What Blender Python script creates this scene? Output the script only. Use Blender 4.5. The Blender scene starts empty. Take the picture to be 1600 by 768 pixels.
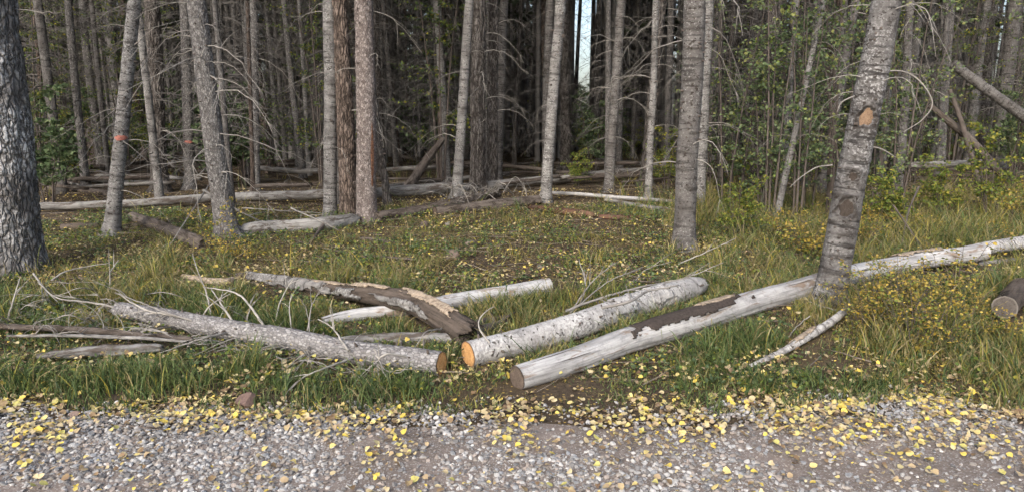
import bpy, bmesh, math
import numpy as np
from mathutils import Vector

# ------------------------------------------------------------------ camera, sky, sun, exposure
scn = bpy.context.scene
COL = scn.collection
F_PX, CAM_H, PITCH = 1150.0, 1.6, math.radians(9.6)      # focal length in px of a 1600 px wide frame
cam_d = bpy.data.cameras.new('camera'); cam = bpy.data.objects.new('camera', cam_d); COL.objects.link(cam)
cam_d.sensor_width = 36.0; cam_d.lens = 36.0 * F_PX / 1600.0
cam_d.clip_start = 0.05; cam_d.clip_end = 2000.0
cam.location = (0, 0, CAM_H); cam.rotation_euler = (math.pi / 2 - PITCH, 0, 0)
scn.camera = cam

SUN_EL, SUN_AZ = 33.0, 202.0          # degrees; azimuth clockwise from +Y: behind the camera, a little to the left
world = bpy.data.worlds.new('World'); scn.world = world; world.use_nodes = True
wn = world.node_tree; wn.nodes.clear()
sky = wn.nodes.new('ShaderNodeTexSky'); sky.sky_type = 'NISHITA'; sky.sun_disc = False
sky.sun_elevation = math.radians(SUN_EL); sky.sun_rotation = math.radians(SUN_AZ)
sky.air_density = 1.0; sky.dust_density = 4.0; sky.ozone_density = 1.0
hs = wn.nodes.new('ShaderNodeHueSaturation'); hs.inputs['Saturation'].default_value = 0.85   # thin overcast
bg = wn.nodes.new('ShaderNodeBackground'); bg.inputs['Strength'].default_value = 0.15
wo = wn.nodes.new('ShaderNodeOutputWorld')
wn.links.new(sky.outputs[0], hs.inputs['Color']); wn.links.new(hs.outputs[0], bg.inputs['Color']); wn.links.new(bg.outputs[0], wo.inputs['Surface'])
sun_d = bpy.data.lights.new('sun', 'SUN'); sun_d.energy = 0.85; sun_d.angle = math.radians(20); sun_d.color = (1.0, 0.99, 0.975)
sun = bpy.data.objects.new('sun', sun_d); COL.objects.link(sun)
_az, _el = math.radians(SUN_AZ), math.radians(SUN_EL)
_to = Vector((math.sin(_az) * math.cos(_el), math.cos(_az) * math.cos(_el), math.sin(_el)))
sun.rotation_euler = _to.to_track_quat('Z', 'Y').to_euler(); sun.location = _to * 30

scn.view_settings.view_transform = 'Standard'; scn.view_settings.look = 'None'
scn.view_settings.exposure = 1.06; scn.view_settings.gamma = 1.0; scn.view_settings.use_curve_mapping = False
scn.render.engine = 'CYCLES'
scn.cycles.use_denoising = True
scn.cycles.max_bounces = 4; scn.cycles.diffuse_bounces = 2; scn.cycles.glossy_bounces = 1
scn.cycles.use_adaptive_sampling = True; scn.cycles.adaptive_threshold = .04; scn.cycles.adaptive_min_samples = 16
scn.cycles.transmission_bounces = 2; scn.cycles.caustics_reflective = False; scn.cycles.caustics_refractive = False; scn.cycles.transparent_max_bounces = 4

# ------------------------------------------------------------------ numeric helpers
RNG = np.random.default_rng(11)
_T = np.random.default_rng(5).random((64, 64, 64))
def vnoise(p):
    p = np.asarray(p, float); i = np.floor(p).astype(int); f = p - i; f = f * f * (3 - 2 * f); i &= 63; j = (i + 1) & 63
    x0, y0, z0 = i[..., 0], i[..., 1], i[..., 2]; x1, y1, z1 = j[..., 0], j[..., 1], j[..., 2]
    fx, fy, fz = f[..., 0], f[..., 1], f[..., 2]
    a = _T[x0, y0, z0] * (1 - fx) + _T[x1, y0, z0] * fx; b = _T[x0, y1, z0] * (1 - fx) + _T[x1, y1, z0] * fx
    c = _T[x0, y0, z1] * (1 - fx) + _T[x1, y0, z1] * fx; d = _T[x0, y1, z1] * (1 - fx) + _T[x1, y1, z1] * fx
    return (a * (1 - fy) + b * fy) * (1 - fz) + (c * (1 - fy) + d * fy) * fz
def fbm(p, n=4):
    p = np.asarray(p, float); s = 0; a = .5; t = 0
    for k in range(n):
        s = s + a * vnoise(p * (2.03 ** k) + 17.3 * k); t += a; a *= .5
    return s / t
def sst(a, b, x):
    t = np.clip((np.asarray(x, float) - a) / (b - a), 0, 1); return t * t * (3 - 2 * t)
def road_edge(x):
    x = np.asarray(x, float)
    return 3.95 + .34 * (vnoise(np.stack([x * .9 + 40, x * 0, x * 0], -1)) - .5) + .13 * (vnoise(np.stack([x * 4 + 9, x * 0, x * 0], -1)) - .5)
def gz(x, y):
    """height of the ground"""
    x = np.asarray(x, float); y = np.asarray(y, float)
    off = sst(3.95, 5.4, y)
    z = .07 * off + .043 * np.clip(y - 5, 0, 7) + .010 * np.clip(y - 12, 0, 200)
    z = z + off * .018 * np.clip(x, 0, 9)
    q = np.stack([x, y, x * 0], -1)
    z = z + off * (.10 * (fbm(q / 2.6 + 3, 2) - .5) + .05 * (fbm(q / .5 + 8, 3) - .5))
    z = z + (1 - off) * .012 * (fbm(q / .35 + 2, 2) - .5)
    return z
CP, SP = math.cos(PITCH), math.sin(PITCH)
def ray(u, v):
    dx = (u - 800) / F_PX; dy = (384 - v) / F_PX
    return np.array([dx, CP + dy * SP, -SP + dy * CP])
def on(u, v, h=0.0):
    """the point seen at pixel (u, v) that lies h metres above the ground"""
    d = ray(u, v); t = np.linspace(2.5, 90, 3000)
    P = np.array([0, 0, CAM_H]) + t[:, None] * d
    e = P[:, 2] - gz(P[:, 0], P[:, 1]) - h
    k = np.argmax(e < 0)
    if e[k] >= 0: k = len(t) - 1
    if k == 0: return P[0]
    w = e[k - 1] / (e[k - 1] - e[k] + 1e-9)
    return P[k - 1] * (1 - w) + P[k] * w
def at(u, v, y):
    """the point seen at pixel (u, v) at depth y"""
    d = ray(u, v); return np.array([0, 0, CAM_H]) + d * (y / d[1])
def pxw(p):
    """metres per pixel at point p"""
    return (p[1] * CP - (p[2] - CAM_H) * SP) / F_PX
def project(x, y, z):
    z = z - CAM_H; dep = y * CP - z * SP; up = y * SP + z * CP
    return 800 + F_PX * x / dep, 384 - F_PX * up / dep

# ------------------------------------------------------------------ mesh helpers
class MB:
    """collects vertices, faces and per-vertex attributes, then links them as one mesh object"""
    def __init__(s): s.v = []; s.f = []; s.a = {}; s.n = 0
    def add(s, v, faces, **attrs):
        v = np.asarray(v, float)
        for f in faces:
            f = np.asarray(f, int)
            if len(f): s.f.append(f + s.n)
        s.v.append(v)
        for k, val in attrs.items():
            s.a.setdefault(k, []).append((s.n, np.asarray(val, float)))
        s.n += len(v)
    def mesh(s, name, mat, smooth=True):
        me = bpy.data.meshes.new(name)
        V = np.concatenate(s.v); me.vertices.add(len(V)); me.vertices.foreach_set('co', V.ravel())
        loops = np.concatenate([f.ravel() for f in s.f]); sizes = np.concatenate([np.full(len(f), f.shape[1]) for f in s.f])
        me.loops.add(len(loops)); me.loops.foreach_set('vertex_index', loops)
        me.polygons.add(len(sizes)); st = np.concatenate([[0], np.cumsum(sizes)[:-1]])
        me.polygons.foreach_set('loop_start', st); me.polygons.foreach_set('loop_total', sizes)
        me.polygons.foreach_set('use_smooth', np.full(len(sizes), smooth))
        for k, parts in s.a.items():
            w = parts[0][1].shape[1] if parts[0][1].ndim > 1 else 1
            arr = np.zeros((len(V), w))
            for o, val in parts: arr[o:o + len(val)] = val.reshape(len(val), w)
            if w == 1:
                at_ = me.attributes.new(k, 'FLOAT', 'POINT'); at_.data.foreach_set('value', arr.ravel())
            elif k == 'col':
                at_ = me.attributes.new(k, 'FLOAT_COLOR', 'POINT')
                at_.data.foreach_set('color', np.concatenate([arr, np.ones((len(V), 1))], 1).ravel())
            else:
                at_ = me.attributes.new(k, 'FLOAT_VECTOR', 'POINT'); at_.data.foreach_set('vector', arr.ravel())
        me.materials.append(mat); me.update(calc_edges=True); me.validate(); return me
    def build(s, name, mat, parent=None, smooth=True, **kw):
        return link(name, s.mesh(name, mat, smooth), parent, **kw)
def link(name, me, parent=None, loc=None, rot=None, scale=None, kind=None):
    o = bpy.data.objects.new(name, me); COL.objects.link(o)
    if parent is not None: o.parent = parent
    if loc is not None: o.location = loc
    if rot is not None: o.rotation_euler = rot
    if scale is not None: o.scale = scale
    if kind: o['kind'] = kind
    return o
def tag(o, label=None, cat=None, group=None, kind=None):
    if label: o['label'] = label
    if cat: o['category'] = cat
    if group: o['group'] = group
    if kind: o['kind'] = kind
    return o
def empty(name, loc, rz=0.0):
    o = bpy.data.objects.new(name, None); COL.objects.link(o); o.location = loc; o.rotation_euler = (0, 0, rz)
    o.empty_display_size = .2; return o
def unit(a): return a / (np.linalg.norm(a, axis=-1, keepdims=True) + 1e-12)
def spline(P, step):
    """Catmull-Rom through the rows of P (any width), resampled at about the given spacing of the first three columns"""
    P = np.asarray(P, float)
    if len(P) == 2: P = np.array([P[0], (P[0] + P[1]) / 2, P[1]])
    Q = np.vstack([2 * P[0] - P[1], P, 2 * P[-1] - P[-2]]); out = []
    for i in range(len(P) - 1):
        a, b, c, d = Q[i:i + 4]; n = max(2, int(np.ceil(np.linalg.norm((c - b)[:3]) / step)))
        t = np.linspace(0, 1, n, endpoint=False)[:, None]
        out.append(.5 * (2 * b + (c - a) * t + (2 * a - 5 * b + 4 * c - d) * t ** 2 + (3 * b - a - 3 * c + d) * t ** 3))
    return np.vstack(out + [P[-1:]])
def frames(path, vertical):
    T = unit(np.gradient(path, axis=0))
    if vertical:
        X = np.array([1., 0, 0]); n1 = unit(X - (T @ X)[:, None] * T); n2 = np.cross(T, n1)
    else:
        n1 = unit(np.cross(T, np.array([0, 0, 1.]))); n2 = np.cross(n1, T)
    return T, n1, n2
def tube(mb, path, rad, n=8, vertical=False, disp=None, tip=False, **extra):
    """sweep; writes the attribute bark = (cos*r, sin*r, distance along)"""
    path = np.asarray(path, float); K = len(path); rad = np.broadcast_to(np.asarray(rad, float), (K,))
    T, n1, n2 = frames(path, vertical)
    s = np.concatenate([[0], np.cumsum(np.linalg.norm(np.diff(path, axis=0), axis=1))])
    th = np.linspace(0, 2 * np.pi, n, endpoint=False)
    c, sn = np.cos(th), np.sin(th)
    R = np.repeat(rad[:, None], n, 1); S = np.repeat(s[:, None], n, 1); TH = np.repeat(th[None], K, 0)
    B = np.stack([R * c, R * sn, S], -1); at_ = {}
    if disp is not None:
        dd = disp(B, TH, S, R)
        if isinstance(dd, tuple): at_['mark'] = dd[1].ravel(); dd = dd[0]
        R = R + dd
    V = path[:, None] + R[..., None] * (n1[:, None] * c[None, :, None] + n2[:, None] * sn[None, :, None])
    i = np.arange(K - 1)[:, None] * n; j = np.arange(n)[None]; jn = (j + 1) % n
    q = np.stack([i + j, i + jn, i + n + jn, i + n + j], -1).reshape(-1, 4)
    fs = [q]; V = V.reshape(-1, 3); B = B.reshape(-1, 3)
    if tip:
        V = np.vstack([V, path[-1:]]); B = np.vstack([B, [[0, 0, s[-1]]]])
        if 'mark' in at_: at_['mark'] = np.append(at_['mark'], 0)
        m = (K - 1) * n; jj = np.arange(n)
        fs.append(np.stack([m + jj, m + (jj + 1) % n, np.full(n, K * n)], -1))
    for k, val in extra.items(): at_[k] = np.repeat(np.asarray(val, float)[None], len(V), 0) if np.ndim(val) == 1 else np.full(len(V), val)
    mb.add(V, fs, bark=B, **at_)
    return path, n1, n2, R

# ------------------------------------------------------------------ materials
def mat_new(name):
    m = bpy.data.materials.new(name); m.use_nodes = True; nt = m.node_tree; nt.nodes.clear()
    return m, nt
def N(nt, t, ins=None, **props):
    n = nt.nodes.new('ShaderNode' + t)
    for k, v in props.items(): setattr(n, k, v)
    for k, v in (ins or {}).items():
        if isinstance(v, bpy.types.NodeSocket): nt.links.new(v, n.inputs[k])
        else: n.inputs[k].default_value = v
    return n
def mixc(nt, fac, a, b, mode='MIX'):
    n = nt.nodes.new('ShaderNodeMix'); n.data_type = 'RGBA'; n.blend_type = mode
    for k, v in ((0, fac), (6, a), (7, b)):
        if isinstance(v, bpy.types.NodeSocket): nt.links.new(v, n.inputs[k])
        elif k == 0: n.inputs[0].default_value = v
        else: n.inputs[k].default_value = (*v, 1)
    return n.outputs[2]
def ramp(nt, fac, stops):
    n = nt.nodes.new('ShaderNodeValToRGB'); nt.links.new(fac, n.inputs[0]); e = n.color_ramp.elements
    while len(e) > 1: e.remove(e[-1])
    e[0].position = stops[0][0]; e[0].color = (*((stops[0][1],) * 3 if np.isscalar(stops[0][1]) else stops[0][1]), 1)
    for p, c in stops[1:]:
        x = e.new(p); x.color = (*((c,) * 3 if np.isscalar(c) else c), 1)
    return n.outputs[0]
def noise(nt, vec, scale, detail=5, rough=.6, dist=0):
    return N(nt, 'TexNoise', {'Vector': vec, 'Scale': scale, 'Detail': detail, 'Roughness': rough, 'Distortion': dist}).outputs['Fac']
def stretch(nt, vec, sx, sy, sz):
    return N(nt, 'Mapping', {'Vector': vec, 'Scale': (sx, sy, sz)}).outputs[0]
def barkvec(nt):
    a = N(nt, 'Attribute', attribute_name='bark').outputs['Vector']
    r = N(nt, 'ObjectInfo').outputs['Random']
    m = N(nt, 'Math', {0: r, 1: 37.0}, operation='MULTIPLY').outputs[0]
    return N(nt, 'VectorMath', {0: a, 1: N(nt, 'CombineXYZ', {'X': 0.0, 'Y': m, 'Z': m}).outputs[0]}, operation='ADD').outputs[0]
def finish(nt, col, rough=.9, height=None, bump=.5, dist=.01, spec=.2):
    b = N(nt, 'BsdfPrincipled', {'Base Color': col, 'Roughness': rough, 'Specular IOR Level': spec})
    if height is not None:
        nt.links.new(N(nt, 'Bump', {'Height': height, 'Strength': bump, 'Distance': dist}).outputs[0], b.inputs['Normal'])
    o = N(nt, 'OutputMaterial', {'Surface': b.outputs[0]}); return b
def madd(nt, a, b, k=1.0):
    return N(nt, 'Math', {0: b, 1: k, 2: a}, operation='MULTIPLY_ADD').outputs[0]

def bark_smooth(name, lo, hi, lichen, speck=.56, band=.75):
    """thin grey bark of young fir and spruce: mottled, with dark cross bands, dark knots and pale lichen"""
    m, nt = mat_new(name); v = barkvec(nt)
    n1 = noise(nt, v, 7, 6, .7); n2 = noise(nt, v, 48, 5, .75); n3 = noise(nt, v, 2.2, 3, .6)
    c = ramp(nt, n1, [(.36, lo), (.62, hi)])
    lf = N(nt, 'Math', {0: ramp(nt, n2, [(speck - .03, 0.0), (speck + .04, 1.0)]), 1: ramp(nt, n3, [(.38, .15), (.6, .9)])}, operation='MULTIPLY').outputs[0]
    c = mixc(nt, lf, c, lichen)
    bands = noise(nt, stretch(nt, v, 4, 4, 30), 1.0, 4, .65)
    c = mixc(nt, ramp(nt, bands, [(.53, 0.0), (.64, band)]), c, tuple(x * .38 for x in lo))
    dk = ramp(nt, noise(nt, stretch(nt, v, 26, 26, 42), 1.0, 2, .5), [(.61, 0.0), (.67, .9)])
    c = mixc(nt, dk, c, (.035, .028, .024))
    mk = N(nt, 'Attribute', attribute_name='mark').outputs['Fac']
    c = mixc(nt, mk, c, (.03, .025, .022))
    h = madd(nt, n2, bands, -.5)
    finish(nt, c, .92, h, .9, .014); return m
def bark_scaly(name, lo, hi, tint):
    m, nt = mat_new(name); v = barkvec(nt)
    vo = N(nt, 'TexVoronoi', {'Vector': stretch(nt, v, 46, 46, 30), 'Scale': 1.0, 'Randomness': 1.0}, feature='F1')
    vd = N(nt, 'TexVoronoi', {'Vector': stretch(nt, v, 46, 46, 30), 'Scale': 1.0}, feature='DISTANCE_TO_EDGE').outputs['Distance']
    n1 = noise(nt, v, 12, 5, .65)
    c = ramp(nt, n1, [(.3, lo), (.72, hi)])
    c = mixc(nt, ramp(nt, N(nt, 'SeparateColor', {'Color': vo.outputs['Color']}).outputs[0], [(.35, 0.0), (.95, .75)]), c, tint)
    c = mixc(nt, ramp(nt, vd, [(.0, .75), (.12, 0.0)]), c, tuple(x * .35 for x in lo))
    mk = N(nt, 'Attribute', attribute_name='mark').outputs['Fac']
    c = mixc(nt, mk, c, (.035, .028, .025))
    finish(nt, c, .9, madd(nt, vo.outputs['Distance'], n1, .6), .8, .012); return m
def bark_furrow(name, lo, hi, crack, lichen=None, lth=.6):
    m, nt = mat_new(name); v = barkvec(nt)
    wv = N(nt, 'VectorMath', {0: v, 1: N(nt, 'VectorMath', {0: N(nt, 'TexNoise', {'Vector': v, 'Scale': 14.0, 'Detail': 3.0}).outputs['Color'], 1: (.05, .05, .05)}, operation='MULTIPLY').outputs[0]}, operation='ADD').outputs[0]
    vd = N(nt, 'TexVoronoi', {'Vector': stretch(nt, wv, 26, 26, 7), 'Scale': 1.0}, feature='DISTANCE_TO_EDGE').outputs['Distance']
    n1 = noise(nt, stretch(nt, v, 14, 14, 5), 1.0, 6, .7)
    n2 = noise(nt, v, 70, 3, .6)
    c = ramp(nt, n1, [(.28, lo), (.72, hi)])
    c = mixc(nt, ramp(nt, n2, [(.35, .5), (.6, 0.0)]), c, tuple(x * .6 for x in lo))
    if lichen:
        l = N(nt, 'Math', {0: ramp(nt, noise(nt, stretch(nt, v, 20, 20, 26), 1.0, 4, .7), [(lth - .05, 0.0), (lth + .05, 1.0)]), 1: ramp(nt, noise(nt, v, 1.6, 2, .5), [(.4, 0.0), (.6, 1.0)])}, operation='MULTIPLY').outputs[0]
        c = mixc(nt, l, c, lichen)
    mk = N(nt, 'Attribute', attribute_name='mark').outputs['Fac']
    c = mixc(nt, mk, c, crack)
    c = mixc(nt, ramp(nt, vd, [(0.0, .85), (.14, 0.0)]), c, crack)
    h = madd(nt, ramp(nt, vd, [(0, 0.0), (.22, 1.0)]), n2, .25)
    finish(nt, c, .93, h, .9, .02); return m
def wood_weathered(name, lo, hi, stain, stain_th=.58):
    """barkless wood bleached grey: long fibres, drying cracks, brown stains, grey weathering"""
    m, nt = mat_new(name); v = barkvec(nt)
    fib = noise(nt, stretch(nt, v, 75, 75, 2.0), 1.0, 6, .7)
    big = noise(nt, stretch(nt, v, 10, 10, 1.6), 1.0, 5, .65)
    blot = noise(nt, v, 11, 6, .75)
    c = ramp(nt, big, [(.34, lo), (.62, hi)])
    c = mixc(nt, ramp(nt, fib, [(.34, .6), (.5, 0.0)]), c, tuple(x * .5 for x in lo))
    c = mixc(nt, ramp(nt, blot, [(.50, 0.0), (.66, .6)]), c, tuple(x * .6 for x in lo))
    c = mixc(nt, ramp(nt, noise(nt, stretch(nt, v, 14, 14, 3.2), 1.0, 6, .75, .6), [(stain_th, 0.0), (stain_th + .07, .85)]), c, stain)
    ck = ramp(nt, noise(nt, stretch(nt, v, 34, 34, 1.1), 1.0, 3, .5), [(.30, .9), (.34, 0.0)])
    c = mixc(nt, ck, c, (.06, .05, .042))
    sp = ramp(nt, noise(nt, v, 90, 3, .7), [(.66, 0.0), (.72, .7)])
    c = mixc(nt, sp, c, (.06, .05, .045))
    mk = N(nt, 'Attribute', attribute_name='mark').outputs['Fac']
    c = mixc(nt, mk, c, (.045, .035, .03))
    h = madd(nt, fib, ck, -.8)
    finish(nt, c, .85, h, .8, .009, .2); return m
def wood_cut(name, a, b, rim):
    m, nt = mat_new(name); at_ = N(nt, 'Attribute', attribute_name='bark').outputs['Vector']
    d = N(nt, 'VectorMath', {0: at_, 1: (1, 1, 0)}, operation='MULTIPLY').outputs[0]
    rr = N(nt, 'VectorMath', {0: d}, operation='LENGTH').outputs['Value']
    wob = noise(nt, at_, 22, 3, .6)
    ring = N(nt, 'Math', {0: madd(nt, rr, wob, .012), 1: 1150.0}, operation='MULTIPLY').outputs[0]
    ring = N(nt, 'Math', {0: ring}, operation='SINE').outputs[0]
    c = ramp(nt, noise(nt, at_, 26, 5, .7), [(.3, a), (.7, b)])
    c = mixc(nt, ramp(nt, ring, [(.3, 0.0), (1.0, .6)]), c, tuple(x * .5 for x in a))
    c = mixc(nt, ramp(nt, noise(nt, at_, 45, 3, .5), [(.58, 0.0), (.68, .6)]), c, tuple(x * .5 for x in a))
    sx = N(nt, 'SeparateXYZ', {0: at_}); an = N(nt, 'Math', {0: sx.outputs[1], 1: sx.outputs[0]}, operation='ARCTAN2').outputs[0]
    cv = N(nt, 'CombineXYZ', {'X': N(nt, 'Math', {0: an, 1: 3.2}, operation='MULTIPLY').outputs[0], 'Y': N(nt, 'Math', {0: rr, 1: 9.0}, operation='MULTIPLY').outputs[0], 'Z': N(nt, 'ObjectInfo').outputs['Random']}).outputs[0]
    c = mixc(nt, ramp(nt, noise(nt, cv, 1.6, 2, .5), [(.475, 0.0), (.495, .8), (.515, 0.0)]), c, tuple(x * .25 for x in a))
    mk = N(nt, 'Attribute', attribute_name='mark').outputs['Fac']
    c = mixc(nt, mk, c, rim)
    finish(nt, c, .8, noise(nt, stretch(nt, at_, 25, 160, 25), 1.0, 3, .6), .5, .004); return m
def flat_mat(name, a, b, scale=30, rough=.9, bump=.4, dist=.006):
    m, nt = mat_new(name); v = N(nt, 'TexCoord').outputs['Object']
    n1 = noise(nt, v, scale, 5, .65)
    finish(nt, ramp(nt, n1, [(.3, a), (.7, b)]), rough, n1, bump, dist); return m
def leaf_mat(name, trans=.35, rough=.6, hue_noise=0.0):
    """colour from the vertex attribute col, part of the light goes through"""
    m, nt = mat_new(name); c = N(nt, 'Attribute', attribute_name='col').outputs['Color']
    if hue_noise:
        g = N(nt, 'NewGeometry').outputs['Position']; c = mixc(nt, ramp(nt, noise(nt, g, 75, 4, .7), [(.52, 0.0), (.7, .6)]), c, (.20, .125, .06))
        c = mixc(nt, ramp(nt, noise(nt, g, 30, 2, .5), [(.45, 0.0), (.65, .35)]), c, (.50, .43, .22))
    d = N(nt, 'BsdfPrincipled', {'Base Color': c, 'Roughness': rough, 'Specular IOR Level': .3})
    t = N(nt, 'BsdfTranslucent', {'Color': c})
    mx = N(nt, 'MixShader', {0: trans, 1: d.outputs[0], 2: t.outputs[0]})
    N(nt, 'OutputMaterial', {'Surface': mx.outputs[0]}); return m
def col_mat(name, rough=.85, scale=60, amp=.5, bump=.4):
    m, nt = mat_new(name); c = N(nt, 'Attribute', attribute_name='col').outputs['Color']
    n1 = noise(nt, N(nt, 'TexCoord').outputs['Object'], scale, 4, .65)
    c = mixc(nt, 1.0, c, ramp(nt, n1, [(.25, 1 - amp), (.75, 1.0)]), 'MULTIPLY')
    finish(nt, c, rough, n1, bump, .004); return m

MAT = {}
MAT['fir'] = bark_smooth('grey_fir_bark', (.072, .066, .063), (.15, .143, .138), (.31, .308, .302), .58)
MAT['pale'] = bark_smooth('pale_fir_bark', (.105, .10, .097), (.22, .214, .208), (.39, .388, .38), .55, .8)
MAT['mottled'] = bark_smooth('mottled_fir_bark', (.068, .063, .061), (.16, .155, .152), (.43, .43, .43), .54, .9)
MAT['white'] = bark_smooth('white_flaking_bark', (.24, .23, .225), (.42, .41, .405), (.60, .595, .585), .5, .3)
MAT['scaly'] = bark_scaly('scaly_spruce_bark', (.075, .07, .068), (.155, .148, .144), (.27, .262, .256))
MAT['scaly_red'] = bark_scaly('scaly_reddish_bark', (.095, .077, .071), (.18, .155, .146), (.31, .275, .262))
MAT['log_bark'] = bark_scaly('grey_spruce_log_bark', (.135, .128, .128), (.25, .242, .242), (.37, .362, .36))
MAT['furrow'] = bark_furrow('furrowed_brown_bark', (.14, .105, .085), (.29, .235, .205), (.03, .023, .019))
MAT['furrow_grey'] = bark_furrow('furrowed_grey_bark', (.115, .103, .095), (.23, .213, .20), (.03, .025, .022))
MAT['furrow_lichen'] = bark_furrow('furrowed_lichen_bark', (.12, .115, .113), (.25, .244, .242), (.05, .045, .042), (.54, .55, .56), .50)
MAT['silver'] = wood_weathered('silver_weathered_wood', (.25, .248, .25), (.50, .498, .50), (.20, .145, .105), .55)
MAT['grey_wood'] = wood_weathered('grey_weathered_wood', (.13, .125, .12), (.29, .285, .275), (.065, .05, .04), .5)
MAT['brown_wood'] = wood_weathered('brown_dead_wood', (.07, .056, .048), (.16, .138, .122), (.035, .027, .021), .5)
MAT['red_rot'] = wood_weathered('red_rotten_wood', (.085, .045, .03), (.17, .10, .07), (.04, .025, .02), .5)
MAT['dark_rot'] = wood_weathered('dark_rotten_wood', (.05, .04, .034), (.12, .098, .082), (.025, .02, .016), .54)
MAT['tan_bark'] = flat_mat('peeling_tan_bark', (.13, .095, .068), (.44, .37, .29), 38, .9, .8, .012)
MAT['cut'] = wood_cut('fresh_cut_wood', (.46, .23, .085), (.66, .41, .185), (.13, .085, .06))
MAT['cut_old'] = wood_cut('old_cut_wood', (.09, .068, .055), (.17, .135, .11), (.05, .04, .035))
MAT['cut_grey'] = wood_cut('grey_cut_wood', (.17, .15, .135), (.30, .28, .26), (.36, .35, .33))
MAT['cut_dull'] = wood_cut('dull_cut_wood', (.085, .072, .064), (.15, .135, .122), (.20, .185, .17))
MAT['scar'] = wood_cut('bare_scar_wood', (.13, .085, .055), (.33, .225, .15), (.04, .03, .025))
MAT['scar_dark'] = wood_cut('dark_scar_wood', (.03, .024, .02), (.075, .06, .05), (.03, .025, .02))
MAT['black_bark'] = flat_mat('black_bark_remnant', (.025, .02, .018), (.075, .062, .055), 60)
MAT['paint'] = flat_mat('red_blaze_paint', (.24, .10, .08), (.44, .17, .135), 60)
MAT['resin'] = flat_mat('resin_wound', (.035, .022, .017), (.20, .10, .06), 45)
MAT['twig'] = flat_mat('dead_twig', (.15, .14, .13), (.31, .295, .275), 8)
MAT['twig_pale'] = flat_mat('pale_dead_branch', (.19, .178, .16), (.40, .38, .35), 14)
MAT['twig_shade'] = flat_mat('grey_brown_twig', (.075, .069, .065), (.175, .165, .156), 8)
MAT['twig_dark'] = flat_mat('dark_twig', (.06, .05, .043), (.13, .11, .10), 8)
MAT['leaf'] = leaf_mat('leaf')
MAT['litter'] = leaf_mat('fallen_leaf', .12, .6, 1.0)
MAT['grass'] = leaf_mat('grass_blade', .3, .5)
MAT['needle'] = leaf_mat('conifer_needles', .15, .6)
MAT['stone'] = col_mat('gravel_stone', .8, 45, .45, .4)
MAT['chip'] = col_mat('forest_debris', .9, 60, .5, .4)

def ground_material():
    m, nt = mat_new('forest_floor'); v = N(nt, 'TexCoord').outputs['Object']
    a = noise(nt, v, 1.1, 6, .6); b = noise(nt, v, 26, 6, .7); d = noise(nt, v, 110, 3, .7)
    c = ramp(nt, b, [(.25, (.028, .021, .015)), (.5, (.065, .048, .034)), (.75, (.13, .10, .07))])
    c = mixc(nt, ramp(nt, a, [(.42, 0.0), (.62, .7)]), c, (.10, .075, .045))
    vo = N(nt, 'TexVoronoi', {'Vector': v, 'Scale': 42.0}, feature='F1')
    hue = N(nt, 'SeparateColor', {'Color': vo.outputs['Color']})
    msk = N(nt, 'Math', {0: ramp(nt, hue.outputs[0], [(.70, 0.0), (.74, 1.0)]), 1: ramp(nt, vo.outputs['Distance'], [(.32, 1.0), (.42, 0.0)])}, operation='MULTIPLY').outputs[0]
    c = mixc(nt, msk, c, ramp(nt, hue.outputs[1], [(0, (.16, .10, .045)), (.5, (.33, .24, .10)), (1, (.40, .28, .06))]))
    finish(nt, c, .95, madd(nt, b, d, .6), .9, .02); return m
def road_material():
    m, nt = mat_new('gravel_road_dirt'); v = N(nt, 'TexCoord').outputs['Object']
    a = noise(nt, v, 2.2, 5, .6); d = noise(nt, v, 170, 3, .7); b = noise(nt, v, 40, 5, .7)
    c = ramp(nt, b, [(.25, (.10, .08, .067)), (.55, (.18, .15, .13)), (.8, (.26, .225, .20))])
    vo = N(nt, 'TexVoronoi', {'Vector': v, 'Scale': 95.0}, feature='F1')
    g = N(nt, 'SeparateColor', {'Color': vo.outputs['Color']}).outputs[0]
    c = mixc(nt, ramp(nt, vo.outputs['Distance'], [(.3, .8), (.5, 0.0)]), c, ramp(nt, g, [(0, (.12, .10, .09)), (.6, (.27, .25, .235)), (1, (.48, .46, .44))]))
    c = mixc(nt, ramp(nt, a, [(.45, 0.0), (.65, .35)]), c, (.30, .245, .215))
    h = madd(nt, vo.outputs['Distance'], d, -.5)
    finish(nt, c, .92, h, -.8, .006); return m
MAT['ground'] = ground_material(); MAT['road'] = road_material()

# ------------------------------------------------------------------ the setting: forest floor and gravel road
def axis_lines(lo, hi, core_lo, core_hi, fine, grow):
    a = list(np.arange(core_lo, core_hi + 1e-6, fine)); s = fine; x = a[-1]
    while x < hi: s *= grow; x += s; a.append(x)
    s = fine; x = a[0]; b = []
    while x > lo: s *= grow; x -= s; b.append(x)
    return np.array(b[::-1] + a)
def sheet(xs, ys, zf):
    X, Y = np.meshgrid(xs, ys); Z = zf(X, Y); nx = len(xs); ny = len(ys)
    i = np.arange(ny - 1)[:, None] * nx + np.arange(nx - 1)[None]
    q = np.stack([i, i + 1, i + nx + 1, i + nx], -1).reshape(-1, 4)
    return np.stack([X, Y, Z], -1).reshape(-1, 3), q
mb = MB(); V, q = sheet(axis_lines(-300, 300, -6.0, 6.5, .075, 1.11), axis_lines(-60, 500, 3.4, 9.5, .06, 1.10), gz)
mb.add(V, [q]); tag(mb.build('ground', MAT['ground']), 'brown forest floor with leaf litter under the trees', kind='structure')
mb = MB(); xs = axis_lines(-60, 60, -3.5, 3.5, .05, 1.12); ts = np.concatenate([np.linspace(-9, 2, 12), np.linspace(2.1, 4.02, 36)])
X, T_ = np.meshgrid(xs, ts); E = road_edge(X); Y = np.where(T_ > 2, 2 + (T_ - 2) / 2.02 * (E - 2), T_)
drop = sst(3.55, 4.02, T_)
Z = gz(X, Y) + .010 - .016 * drop ** 2
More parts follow.
